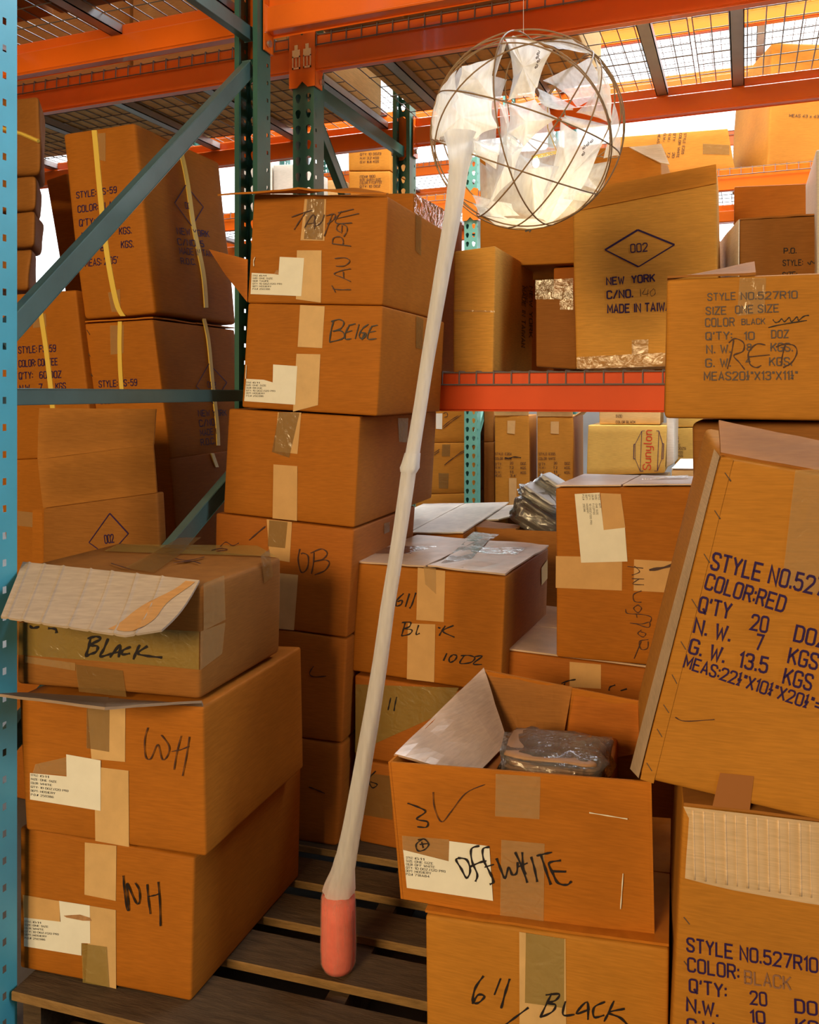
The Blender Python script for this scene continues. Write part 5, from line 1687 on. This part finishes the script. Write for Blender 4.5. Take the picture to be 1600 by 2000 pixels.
packet('dark packets in shiny plastic heaped in the open carton behind', at_y(1062, 1010, 2.86), (.20, .26, .09), 0, mat('dark_hosiery', (.06, .035, .03), .4, .5), FILM, 5, cards=4, axes=axs)
packet('pale grey plastic packets on top of the heap in the open carton', at_y(1064, 972, 2.88), (.16, .24, .035), 0, CARDW, FILM, 8, cards=3, axes=axs)
packet('crumpled white plastic bag poking up behind the standing coffee carton', at_y(1080, 952, 2.98), (.12, .16, .05), 0, CARDW, FILM, 11, cards=2, axes=axs)
plain('carton layer inside the open carton, under the packets', c6.f[3].x + .02, c6.f[2].x - .02, 2.70, 3.18, c6.f[3].z + .008, c6.f[0].z - .12, m=BUNDLE, seed=64)

# ================================================================== third rack, far cartons
k2 = cr(820, 790, 2.857)
GK = 'far cartons on the floor of the third rack'
KY = 4.80
kx1 = Carton('far carton with a white tag, topmost left of the pale teal post', [(800, 780), (921, 780), (920, 864), (800, 866)], (1, 'Y', KY), depth=.5, m=K2, seed=70, group=GK)
kx1.tape(k2([(90, 50), (126, 50), (124, 138), (90, 136)]), PAPER)
kx1.strokes([k2(a) for a in ([(130, 135), (180, 95), (230, 60)], [(128, 125), (170, 90), (215, 62)], [(130, 50), (150, 45), (155, 65), (135, 72)])], 1.4, MARKB)
kx2 = Carton('far carton with slashed marker lines, second in its stack left of the pale teal post', [(800, 866), (922, 864), (921, 963), (800, 966)], (1, 'Y', KY), depth=.5, m=K2, seed=71, group=GK)
kx2.tape(k2([(125, 222), (170, 222), (168, 290), (122, 288)]), TAPE_B)
kx2.tape(k2([(105, 382), (162, 384), (160, 470), (108, 468)]), TAPE_B)
kx2.strokes([k2(a) for a in ([(138, 338), (180, 305), (230, 265), (285, 245)], [(145, 330), (200, 290), (280, 250)], [(80, 270), (110, 250)], [(80, 282), (108, 262)])], 1.4, MARKB)
kx3 = Carton('far carton at the bottom of the stack left of the pale teal post', [(800, 966), (921, 963), (921, 1100), (800, 1100)], (1, 'Y', KY), depth=.5, m=K2, seed=72, group=GK)
plain('far carton hidden at the base left of the pale teal post', kx3.f[3].x, kx3.f[2].x, KY, KY + .5, 0, kx3.f[2].z, m=K2, seed=73, group=GK)
kd1 = Carton('far carton just right of the pale teal post, upper', [(945, 780), (964, 780), (964, 863), (945, 864)], (1, 'Y', 4.92), depth=.4, m=K3, seed=74, group=GK)
kd2 = Carton('far carton just right of the pale teal post, lower', [(945, 864), (965, 863), (966, 1010), (945, 1010)], (1, 'Y', 4.92), depth=.4, m=K3, seed=75, group=GK)
plain('far carton hidden at the base right of the pale teal post', kd2.f[3].x, kd2.f[2].x, 4.92, 5.32, 0, kd2.f[2].z, m=K3, seed=76, group=GK)
e204 = Carton('far tall carton printed STYLE E204', [(966, 811), (1033, 811), (1034, 1010), (967, 1010)], (3, 'Y', 4.80), yaw=2, far=(1, 1049), m=K2, seed=77, group=GK)
e205 = Carton('far tall carton printed STYLE E205 with lifted lid flaps', [(1049, 813), (1119, 813), (1120, 1010), (1050, 1010)], (3, 'Y', 4.80), yaw=2, depth=.42, m=K2, seed=78, group=GK)
for bx, x0_, c_ in ((e204, 420, 'BLACK'), (e205, 666, 'WHITE')):
    w1 = 60 if bx is e205 else 70
    code = 'STYLE: E204' if bx is e204 else 'STYLE: E205'
    bx.text([(code, k2([(x0_, 282)])[0], k2([(x0_ + 92, 282)])[0], 5), ('COLOR: WHITE', k2([(x0_, 308)])[0], k2([(x0_ + 93, 308)])[0], 5), ("Q'TY:", k2([(x0_, 338)])[0], k2([(x0_ + 38, 338)])[0], 5), ('20', k2([(x0_ + 82, 333)])[0], k2([(x0_ + 102, 333)])[0], 5), ('DOZ.', k2([(x0_ + 143, 335)])[0], k2([(x0_ + 176, 335)])[0], 5),
             ('N.W.:', k2([(x0_, 358)])[0], k2([(x0_ + 38, 358)])[0], 5), ('7.2', k2([(x0_ + 80, 358)])[0], k2([(x0_ + 104, 358)])[0], 5), ('KGS.', k2([(x0_ + 143, 360)])[0], k2([(x0_ + 176, 360)])[0], 5), ('G.W.:', k2([(x0_, 383)])[0], k2([(x0_ + 38, 383)])[0], 5), ('11', k2([(x0_ + 82, 383)])[0], k2([(x0_ + 102, 383)])[0], 5),
             ('KGS.', k2([(x0_ + 143, 386)])[0], k2([(x0_ + 176, 386)])[0], 5), ('MEAS:', k2([(x0_, 403)])[0], k2([(x0_ + 38, 403)])[0], 5), ("3.4'", k2([(x0_ + 84, 403)])[0], k2([(x0_ + 120, 403)])[0], 5)], MARKB, bold=.004)
e204.strokes([k2([(475, 296), (500, 300), (525, 292), (565, 296)])], 2.2, MARK)
e204.tape(k2([(490, 90), (535, 90), (530, 165), (488, 160)]), TAPE_P)
e204.tape(k2([(498, 410), (540, 410), (540, 560), (498, 560)]), TAPE_P)
e205.tape(k2([(730, 95), (776, 95), (775, 165), (730, 162)]), TAPE_P)
for bx, sd in ((e204, 4), (e205, 5)):
    bx.slab('flap', [bx.f[0], bx.f[1], bx.f[1] + UP * .10 + bx.n * .02, bx.f[0] + UP * .10 + bx.n * .02], K4, wig=.003, seed=sd)
e205.slab('flap', [e205.f[1], e205.b[1], e205.b[1] + UP * .10 + e205.e * .10, e205.f[1] + UP * .06 + e205.e * .10], K4, wig=.004, seed=9)
for bx, nm in ((e204, 'E204'), (e205, 'E205')):
    plain('far carton hidden under the %s carton' % nm, bx.f[3].x, bx.f[2].x, 4.80, 5.2, 0, bx.f[3].z, m=K2, seed=79, group=GK)
KYEL = kraft('yellowish_board', (.62, .37, .085))
sn = Carton('far yellowish carton with a red printed brand word in a spool emblem', [(1149, 830), (1302, 831), (1299, 924), (1146, 929)], (3, 'Y', 4.74), yaw=2, depth=.40, m=KYEL, seed=80, amp=.004, group=GK)
sn.text([('Sunylon', k2([(1290, 368)])[0], k2([(1296, 142)])[0], 17)], INKR, bold=-.002)
sn.strokes([k2([p, q]) for p, q in (((1240, 148), (1205, 220)), ((1205, 220), (1205, 305)), ((1205, 305), (1232, 372)), ((1240, 148), (1232, 372)), ((1335, 148), (1328, 372)), ((1335, 148), (1355, 218)), ((1355, 218), (1352, 305)), ((1352, 305), (1328, 372)),
                                    ((1240, 148), (1258, 147)), ((1320, 147), (1335, 148)), ((1232, 372), (1250, 372)), ((1310, 372), (1328, 372)), ((1198, 222), (1196, 304)), ((1198, 222), (1206, 222)), ((1196, 304), (1204, 304)), ((1362, 218), (1360, 304)), ((1354, 218), (1362, 218)), ((1352, 304), (1360, 304)))],
           1.3, INK, name='printed_emblem', smooth=False)
plain('far carton hidden under the yellowish emblem carton', sn.f[3].x, sn.f[2].x, 4.74, 5.14, 0, min(p.z for p in sn.f), m=K4, seed=81, group=GK)
sb = Carton('far carton printed COLOR BLACK on top of the yellowish emblem carton', [(1171, 760), (1290, 760), (1289, 829), (1171, 829)], (3, 'Y', 4.78), yaw=1, depth=.3, m=K4, seed=82, group=GK)
sb.text([('ITEM# 100', k2([(1095, 38)])[0], k2([(1185, 38)])[0], 5), ('SIZE:', k2([(1095, 72)])[0], k2([(1134, 72)])[0], 5.5), ('COLOR BLACK', k2([(1095, 106)])[0], k2([(1205, 106)])[0], 5.5)], MARKB, bold=.004)
wb = Carton('far narrow white-sided carton right of the yellowish emblem carton', [(1303, 780), (1317, 780), (1317, 905), (1301, 914)], (3, 'Y', 4.8), yaw=0, depth=.5, m=WHITEBOX, seed=83, group=GK)
dz = Carton('far yellow carton printed DOZS KGS at the right end of the gap', [(1318, 837), (1420, 834), (1420, 905), (1318, 908)], (3, 'Y', 5.1), yaw=0, depth=.4, m=KYEL, seed=84, group=GK)
dz.text([('30Q', k2([(1420, 192)])[0], k2([(1446, 192)])[0], 5), ('12X', k2([(1420, 213)])[0], k2([(1448, 213)])[0], 5), ('WHITE', k2([(1410, 235)])[0], k2([(1455, 235)])[0], 5), ('10 DOZS', k2([(1415, 252)])[0], k2([(1486, 252)])[0], 5), ('KGS', k2([(1440, 273)])[0], k2([(1470, 273)])[0], 5), ('KGS', k2([(1440, 293)])[0], k2([(1470, 293)])[0], 5)], MARKB, bold=.004)
dz2 = Carton('far yellow carton on top of the DOZS KGS carton', [(1318, 780), (1420, 778), (1420, 832), (1318, 835)], (3, 'Y', 5.12), yaw=0, depth=.4, m=KYEL, seed=85, group=GK)
dw = Carton('far white-lidded carton in front of the DOZS KGS carton', [(1312, 918), (1420, 918), (1420, 1010), (1312, 1010)], (3, 'Y', 4.1), yaw=0, depth=.6, m=K4, seed=86, group=GK)
dw.top_flaps(WHITEBOX, 'x')
plain('far carton hidden under the white-lidded one', dw.f[3].x, dw.f[2].x, 4.1, 4.7, 0, dw.f[3].z, m=K4, seed=87, group=GK)

# upper level of the third rack
GU = 'far cartons on the upper level of the third rack'
u1 = Carton('far carton with sideways STYLE E205 print above the 002 carton', [(1195, 268), (1422, 251), (1436, 333), (1200, 352)], (3, 'Y', 4.78), yaw=0, depth=.5, m=K2, seed=90, group=GU)
xs = (650, 618, 575, 540, 505, 465)
rws = []
for x, (t, a_) in zip(xs, (('STYLE: E205', 150), ('COLOR: WHITE', 175), ("Q'TY:", 62), ('N.W.:', 62), ('G.W.:', 62), ('MEAS.', 78))):
    rws.append((t, rr([(x - 8, 945)])[0], rr([(x - 8 - a_ * .13, 945 + a_)])[0], 5))
for x, t in ((560, '20'), (525, '7.2'), (495, '11')):
    rws.append((t, rr([(x, 1080)])[0], rr([(x - 5, 1120)])[0], 5))
u1.text(rws, MARKB, bold=.004)
u1.tape(rr([(775, 1020), (965, 1030), (965, 1100), (775, 1095)]), TAPE_B)
u2 = Carton('big far carton behind the wire deck at the top right, its side pale', [(1509, 82), (1720, 90), (1715, 326), (1498, 328)], (3, 'Y', 4.78), yaw=17, depth=.62, m=K2, seed=91, group=GU, amp=.008, rad=.012)
u2.text([('MEAS 43 x 43 x 67', rr([(1385, 832)])[0], rr([(1680, 838)])[0], 6)], MARKB, bold=.004)
u2.strap(None, None)
i1 = Carton('far carton printed in small lines between the green uprights, upper', [(680, 268), (762, 268), (763, 333), (681, 334)], (3, 'Y', 4.8), yaw=0, depth=.4, m=K2, seed=92, group=GU)
i1.text([('QTY: 10 DOZS', t2([(893, 893)])[0], t2([(1015, 888)])[0], 4.6), ('N.W: 3.2 KGS', t2([(893, 915)])[0], t2([(1002, 912)])[0], 4.6), ('G.W: 8.8 KGS', t2([(893, 937)])[0], t2([(1002, 933)])[0], 4.6)], MARKB, bold=.004)
i2 = Carton('far carton printed ITEM between the green uprights, lower', [(681, 335), (762, 334), (762, 402), (682, 403)], (3, 'Y', 4.8), yaw=0, depth=.4, m=K2, seed=93, group=GU)
i2.text([('ITEM# 1900', t2([(890, 1022)])[0], t2([(980, 1018)])[0], 5), ('SIZE: QUEEN SIZE', t2([(890, 1040)])[0], t2([(1012, 1036)])[0], 4.6), ('COLOR: F/COFFEE', t2([(890, 1058)])[0], t2([(1018, 1052)])[0], 4.6), ('QTY: 10 DOZ', t2([(890, 1078)])[0], t2([(1010, 1074)])[0], 4.6)], MARKB, bold=.004)
i3 = Carton('far cream carton left of the green upright with holes', [(470, 318), (530, 316), (530, 416), (470, 418)], (3, 'Y', 4.8), yaw=0, depth=.4, m=WHITEBOX, seed=94, group=GU)
i4 = Carton('far cream carton half hidden by the green upright with holes', [(534, 322), (585, 320), (585, 412), (534, 415)], (3, 'Y', 4.8), yaw=0, depth=.4, m=WHITEBOX, seed=95, group=GU)
i5 = Carton('far cream carton deeper in, beside the diagonal brace', [(640, 352), (672, 352), (672, 418), (640, 418)], (3, 'Y', 5.0), yaw=0, depth=.4, m=K4, seed=96, group=GU)

# ================================================================== cartons lying on the upper decks (seen from below)
GD = 'cartons stored on the overhead decks'
dk = DZ + .004
dl = []
spec = [(-2.05, -1.42, 2.50, 3.30, .42, K4, 'above the strapped cartons, right'), (-2.72, -2.08, 2.52, 3.30, .40, K4, 'above the strapped cartons, middle'), (-3.50, -2.76, 2.50, 3.28, .46, K4, 'above the strapped cartons, left'),  # pale board stands in for light bounced up onto the undersides
        (-1.26, -.98, 2.40, 3.30, .42, K4, 'beside the green upright, overhanging the beam'), (-.965, -.50, 2.38, 3.25, .45, K4, 'behind the upper left of the globe, overhanging the beam'),
        (-1.95, -1.40, 1.26, 2.05, .45, K3, 'in the top left corner, right'), (-2.6, -1.98, 1.26, 2.05, .40, K5, 'in the top left corner, middle'), (-3.3, -2.64, 1.26, 2.05, .40, K3, 'in the top left corner, left')]
for i, (xa, xb, ya, yb, h, m_, wh) in enumerate(spec):
    plain('carton on the overhead deck ' + wh, xa, xb, ya, yb, dk, dk + h, m=m_, seed=100 + i, group=GD, amp=.004)
packet('clear plastic wrapped packet lying on the deck above the green horizontal brace', V((-.90, 2.30, dk + .33)), (.0, .0, .0), 0, CARDW, FILM, 3) if False else None
for x, z in ((1.4, .95), (2.05, 1.2)):
    pass

# ================================================================== the lamp: fabric globe, stocking tube, pink weighted foot
GC_ = at_zc(1028, 258, 1.72)
GRAD = 186 * 1.72 / FOC
fz = lambda x, y: None
foot = at_z(660, 1893, PT)
lamp = empty('stocking_lamp', (foot.x, foot.y, PT), 'tall white stocking lamp with a hooped globe on a thin tube and pink foot', 'lamp')


def on_globe(x, y, side='f', k=1.0):
    d = ray(x, y).normalized()
    o = EYE - GC_
    b = o.dot(d)
    c = o.dot(o) - GRAD ** 2
    disc = b * b - c
    if disc < 0:
        p = EYE + d * (-b)
        return GC_ + (p - GC_).normalized() * GRAD * k
    t = -b - math.sqrt(disc) if side == 'f' else -b + math.sqrt(disc)
    return GC_ + (EYE + d * t - GC_) * k


def hoop(p, q, r, rad=.0015):
    n = (q - p).cross(r - p).normalized()
    d = (p - GC_).dot(n)
    cen = GC_ + n * d
    rr_ = (p - cen).length
    u = (p - cen).normalized()
    v = n.cross(u)
    pts = []
    for i in range(72):
        a = 2 * math.pi * i / 72
        pts.append(cen + (u * math.cos(a) + v * math.sin(a)) * rr_ * (1 + .006 * math.sin(3 * a + p.x * 40)))
    MB().tube(pts, rad, 7, closed=True).build('hoop', RATTAN, lamp, smooth=True)


gg = lambda x, y: (830 + x / 4, 50 + y / 4)


def G(x, y, side='f', k=1.0):
    return on_globe(*gg(x, y), side, k)


hoop(G(250, 510), G(800, 650), G(1400, 900))
hoop(G(555, 250), G(545, 600), G(870, 1500))
hoop(G(1315, 230), G(1040, 745), G(430, 1490))
hoop(G(890, 125), G(1190, 310), G(1440, 760))
hoop(G(890, 125), G(600, 220), G(110, 770))
hoop(G(95, 905), G(380, 1010), G(1370, 1330))
hoop(G(300, 280, 'b'), G(620, 100, 'b'), G(1100, 120, 'b'))
hoop(G(1260, 240, 'b'), G(960, 540, 'b'), G(600, 1330, 'b'))
hoop(G(100, 540, 'b'), G(100, 1060, 'b'), G(250, 1320, 'b'))
hoop(G(1530, 1020, 'b'), G(1400, 1300, 'b'), G(1060, 1560, 'b'))
hoop(G(830, 930, 'b'), G(1300, 1050, 'b'), G(1430, 960, 'b'))


def panel(pts, m=NYLON, pull=.22, sink=.10, n=9, seed=0, wr=.0022, swell=.72):
    """A stretched piece of stocking over the hoops: edges bow inwards between the points where it is tied."""
    P = pts
    k = len(P)

    def out(q, f):
        d = q - GC_
        return GC_ + d * ((d.length * (1 - f) + GRAD * f) / max(d.length, 1e-6))
    cen0 = out(sum(P, V((0, 0, 0))) / k, swell)
    cen = cen0
    rim = []
    seg = 12
    for i in range(k):
        a, b = P[i], P[(i + 1) % k]
        for s_ in range(seg):
            t = s_ / seg
            w_ = 4 * t * (1 - t)
            rim.append(out(a.lerp(b, t).lerp(cen, pull * w_), swell * .9))
    vs, fs = [out(cen, swell * .4).lerp(GC_, sink)], []
    Rn = len(rim)
    for j in range(1, n + 1):
        v = j / n
        for i, q in enumerate(rim):
            base = out(cen.lerp(q, v), swell * (1 - v * v) * .4).lerp(GC_, sink * (1 - v * v))
            nn = (base - GC_).normalized()
            fold = wr * math.sin(i * 1.05 + seed) * v * v * (1.3 - v) + wr * .9 * noise.noise(base * 24 + V((seed, 0, 0)))
            vs.append(base + nn * fold)
    for i in range(Rn):
        fs.append((0, 1 + (i + 1) % Rn, 1 + i))
    for j in range(n - 1):
        for i in range(Rn):
            a, b = 1 + j * Rn + i, 1 + j * Rn + (i + 1) % Rn
            fs.append((a, b, b + Rn, a + Rn))
    return mesh_obj('fabric_panel', vs, fs, m, lamp, smooth=True)


# front pieces
panel([G(110, 500), G(250, 505), G(530, 585), G(585, 800), G(400, 890), G(250, 860), G(60, 900)], NYLON, .10, .05, seed=1)
panel([G(290, 320), G(555, 250), G(540, 590), G(250, 500)], NYLON, .10, .06, seed=2)
panel([G(620, 90), G(690, 75), G(880, 125), G(1000, 190), G(880, 480), G(860, 575), G(650, 590), G(690, 400), G(650, 150)], NYLON, .08, .10, seed=3)
panel([G(610, 100), G(560, 250), G(530, 450), G(570, 300), G(640, 130)], NYLON2, .05, .05, seed=4)
panel([G(860, 575), G(1040, 720), G(770, 950), G(640, 850), G(650, 600)], NYLON, .13, .12, seed=5)
panel([G(880, 490), G(1190, 640), G(1160, 660), G(880, 570)], NYLON2, .10, .2, seed=6)
panel([G(1040, 715), G(1090, 700), G(1450, 780), G(1400, 905), G(1060, 745)], NYLON, .10, .05, seed=7)
panel([G(1330, 250), G(1450, 480), G(1460, 760), G(1320, 560)], NYLON, .12, .04, seed=8)
panel([G(1320, 520), G(1430, 660), G(1440, 760), G(1180, 680)], NYLON2, .10, .08, seed=9)
panel([G(1060, 750), G(1400, 905), G(1370, 960), G(960, 1560), G(870, 1500), G(930, 1300)], NYLON, .08, .06, seed=10)
panel([G(770, 950), G(640, 850), G(590, 900), G(560, 1200), G(490, 1420), G(680, 1210)], NYLON2, .14, .10, seed=11)
panel([G(680, 1215), G(870, 1500), G(1050, 1100), G(860, 1050), G(740, 1000)], NYLON2, .06, .18, seed=12)
panel([G(370, 1380), G(430, 1480), G(700, 1500), G(870, 1510), G(1060, 1560), G(850, 1590), G(560, 1560)], NYLON, .05, .04, seed=13)
panel([G(370, 1320), G(680, 1390), G(740, 1480), G(430, 1480)], NYLON2, .10, .08, seed=14)
panel([G(1120, 1240), G(1390, 1310), G(1330, 1350), G(1080, 1350)], NYLON2, .10, .05, seed=15)
panel([G(95, 900), G(380, 900), G(590, 1000), G(560, 1110), G(380, 1010)], NYLON2, .12, .06, seed=16)
panel([G(40, 700), G(110, 510), G(250, 345), G(260, 560), G(110, 900), G(60, 900)], NYLON2, .06, .03, seed=17)
panel([G(580, 600), G(640, 590), G(640, 850), G(770, 950), G(690, 1190), G(590, 900)], NYLON2, .10, .10, seed=31)
panel([G(480, 900), G(600, 920), G(560, 1120), G(400, 1020), G(380, 900)], NYLON, .06, .06, seed=32)
panel([G(900, 130), G(1150, 110), G(1320, 220), G(1210, 200)], NYLON2, .08, .04, seed=33)
panel([G(1480, 600), G(1530, 1020), G(1400, 1040), G(1450, 780)], NYLON2, .10, .05, seed=18)
# pieces on the far side
panel([G(280, 330, 'b'), G(640, 420, 'b'), G(560, 950, 'b'), G(120, 900, 'b'), G(110, 560, 'b')], NYLON, .06, .05, seed=21)
panel([G(920, 430, 'b'), G(1290, 250, 'b'), G(1440, 560, 'b'), G(1190, 640, 'b')], NYLON2, .12, .05, seed=22)
panel([G(560, 900, 'b'), G(960, 560, 'b'), G(1060, 960, 'b'), G(600, 1300, 'b')], NYLON2, .08, .08, seed=23)
panel([G(700, 1030, 'b'), G(1040, 1050, 'b'), G(1250, 1200, 'b'), G(1220, 1470, 'b'), G(900, 1520, 'b'), G(600, 1400, 'b')], NYLON, .05, .05, seed=24)
panel([G(1000, 1060, 'b'), G(1440, 1060, 'b'), G(1380, 1300, 'b'), G(1180, 1220, 'b')], NYLON, .08, .05, seed=25)
panel([G(470, 950, 'b'), G(1000, 1000, 'b'), G(1420, 1080, 'b'), G(1300, 1420, 'b'), G(900, 1570, 'b'), G(500, 1440, 'b')], NYLON2, .04, .03, seed=35)
panel([G(430, 1060, 'b'), G(560, 1110, 'b'), G(650, 1350, 'b'), G(440, 1420, 'b')], NYLON2, .12, .08, seed=26)
panel([G(180, 1130, 'b'), G(400, 1040, 'b'), G(250, 1280, 'b')], NYLON2, .15, .05, seed=27)
panel([G(900, 130, 'b'), G(1300, 220, 'b'), G(1040, 180, 'b')], NYLON2, .10, .03, seed=28)
# small printed marks on two stockings
for spots in (((885, 215), (878, 245), (886, 275), (870, 320)), ((1240, 950), (1270, 925), (1300, 900), (1235, 1000))):
    mb = MB()
    for x, y in spots:
        c = G(x, y, 'f', 1.004)
        mb.tube([c + UP * .004 * math.cos(i) + RT * .003 * math.sin(i * 1.3) for i in range(6)], .0007, 4)
    mb.build('printed_mark', MARKB, lamp)
# bulb, clip and cable inside
bl_ = at_zc(1047, 318, 1.72)
bm_ = glass_light('warm_bulb', 25)
bm_.node_tree.nodes['Emission'].inputs[0].default_value = (1, .80, .45, 1)
blob('bulb', bl_, (.014, .014, .020), bm_, lamp, 1, 0, n=(14, 10), power=1)
MB().bar(at_zc(1040, 307, 1.72), at_zc(1088, 297, 1.74), .005, .006).build('bulb_clip', BRASS, lamp)
for x in (1048, 1058, 1068, 1078):
    c = at_zc(x, 308 - (x - 1048) * .2, 1.72)
    MB().tube([c + RT * .003 * math.cos(a * .9) + UP * .003 * math.sin(a * .9) for a in range(7)], .0007, 4, closed=True).build('clip_ring', STEEL, lamp)
MB().tube([at_zc(1088, 297, 1.74), at_zc(1070, 250, 1.80), G(960, 560, 'b')], .0012, 6).build('cable', BRASS, lamp)
bpl = bpy.data.lights.new('bulb_glow', 'POINT')
bpl.energy = .8
bpl.color = (1, .70, .28)
bpl.shadow_soft_size = .015
bo = bpy.data.objects.new('bulb_glow', bpl)
bo.location = bl_ + UP * -.024 - parent_origin(lamp)
bo.parent = lamp
C.objects.link(bo)
# the thread that hangs the globe from the deck above
tp = G(770, 60)
MB().tube([tp, V((tp.x, tp.y, DZ - .01))], .0005, 5).build('hanging_thread', THREADM, lamp)

# the long tube: centre line and half-width in photograph pixels
path = [(902, 262, 34), (900, 290, 26), (896, 330, 19), (884, 420, 16.5), (866, 520, 14.5), (851, 610, 13.5), (836, 700, 13), (822, 790, 13), (812, 850, 13), (806, 885, 13.5), (802, 905, 15.5), (800, 914, 17), (798, 922, 14.5), (793, 960, 14), (783, 1030, 13.5),
        (772, 1100, 13.5), (757, 1190, 14), (743, 1290, 14.5), (727, 1390, 15.5), (711, 1480, 16.5), (699, 1550, 17.5), (687, 1620, 18.5), (678, 1670, 20), (671, 1700, 23), (665, 1725, 29), (662, 1740, 32), (661, 1752, 34), (661, 1790, 35), (661, 1850, 35.5), (661, 1878, 34.5), (661, 1889, 29), (661, 1893, 14)]
zt_, zb_ = 1.60, (foot - EYE).dot(FW)
vs, fs = [], []
NS = 28
pts = []
for i, (x, y, hw) in enumerate(path):
    t = min(1, max(0, (y - 330) / (1700 - 330)))
    zc = zt_ + (zb_ - zt_) * t
    pts.append((at_zc(x, y, zc), hw * zc / FOC))


def sleeve(name, pts, m, lam, scale=1.0, cap=False):
    vs, fs = [], []
    for i, (p, r) in enumerate(pts):
        a = pts[max(i - 1, 0)][0]
        b = pts[min(i + 1, len(pts) - 1)][0]
        d = (a - b).normalized() if i < len(pts) - 8 else UP
        u = (RT - d * RT.dot(d)).normalized()
        v = d.cross(u)
        for k in range(NS):
            an = 2 * math.pi * k / NS
            wob = 1 + lam * (math.sin(5 * an + i * .25) * .5 + math.sin(9 * an - i * .2) * .3)
            vs.append(p + (u * math.cos(an) + v * math.sin(an)) * r * scale * wob)
    for i in range(len(pts) - 1):
        for k in range(NS):
            a, b = i * NS + k, i * NS + (k + 1) % NS
            fs.append((a, a + NS, b + NS, b))
    if cap:
        fs.append(tuple(range(NS)))
        fs.append(tuple((len(pts) - 1) * NS + k for k in range(NS))[::-1])
    return mesh_obj(name, vs, fs, m, lamp, smooth=True)


def dense(seq, n=3):
    out = []
    for i in range(len(seq) - 1):
        for k in range(n):
            t = k / n
            out.append((seq[i][0].lerp(seq[i + 1][0], t), seq[i][1] * (1 - t) + seq[i + 1][1] * t))
    return out + [seq[-1]]


sleeve('stocking_tube', dense(pts[:26]), SLEEVE, .10)
sleeve('foot_sleeve', pts[25:], SLEEVE2, .0)
o = sleeve('pink_filling', pts[26:], PINK, .0, .95, cap=True)
o['label'] = 'salmon pink filling in the foot'
# thin rod inside the tube
rod = [(p, .005) for p, r in pts[2:27]]
sleeve('inner_rod', rod, mat('pale_rod', (.75, .62, .5), .5, .4), 0, 1, cap=True)
# knotted band half way down
kn = [pts[i] for i in (9, 10, 11, 12)]
sleeve('knot_band', [(p, r * 1.08) for p, r in kn], SLEEVE, .14)
# plastic scrap at the foot of the teal upright
blob('plastic_scrap', V((-1.20, 1.13, .045)), (.10, .10, .09), BAG, None, 4, .5, 3.5)
setp(bpy.data.objects['plastic_scrap'], 'crumpled plastic scrap on the floor at the lower left corner', 'scrap')
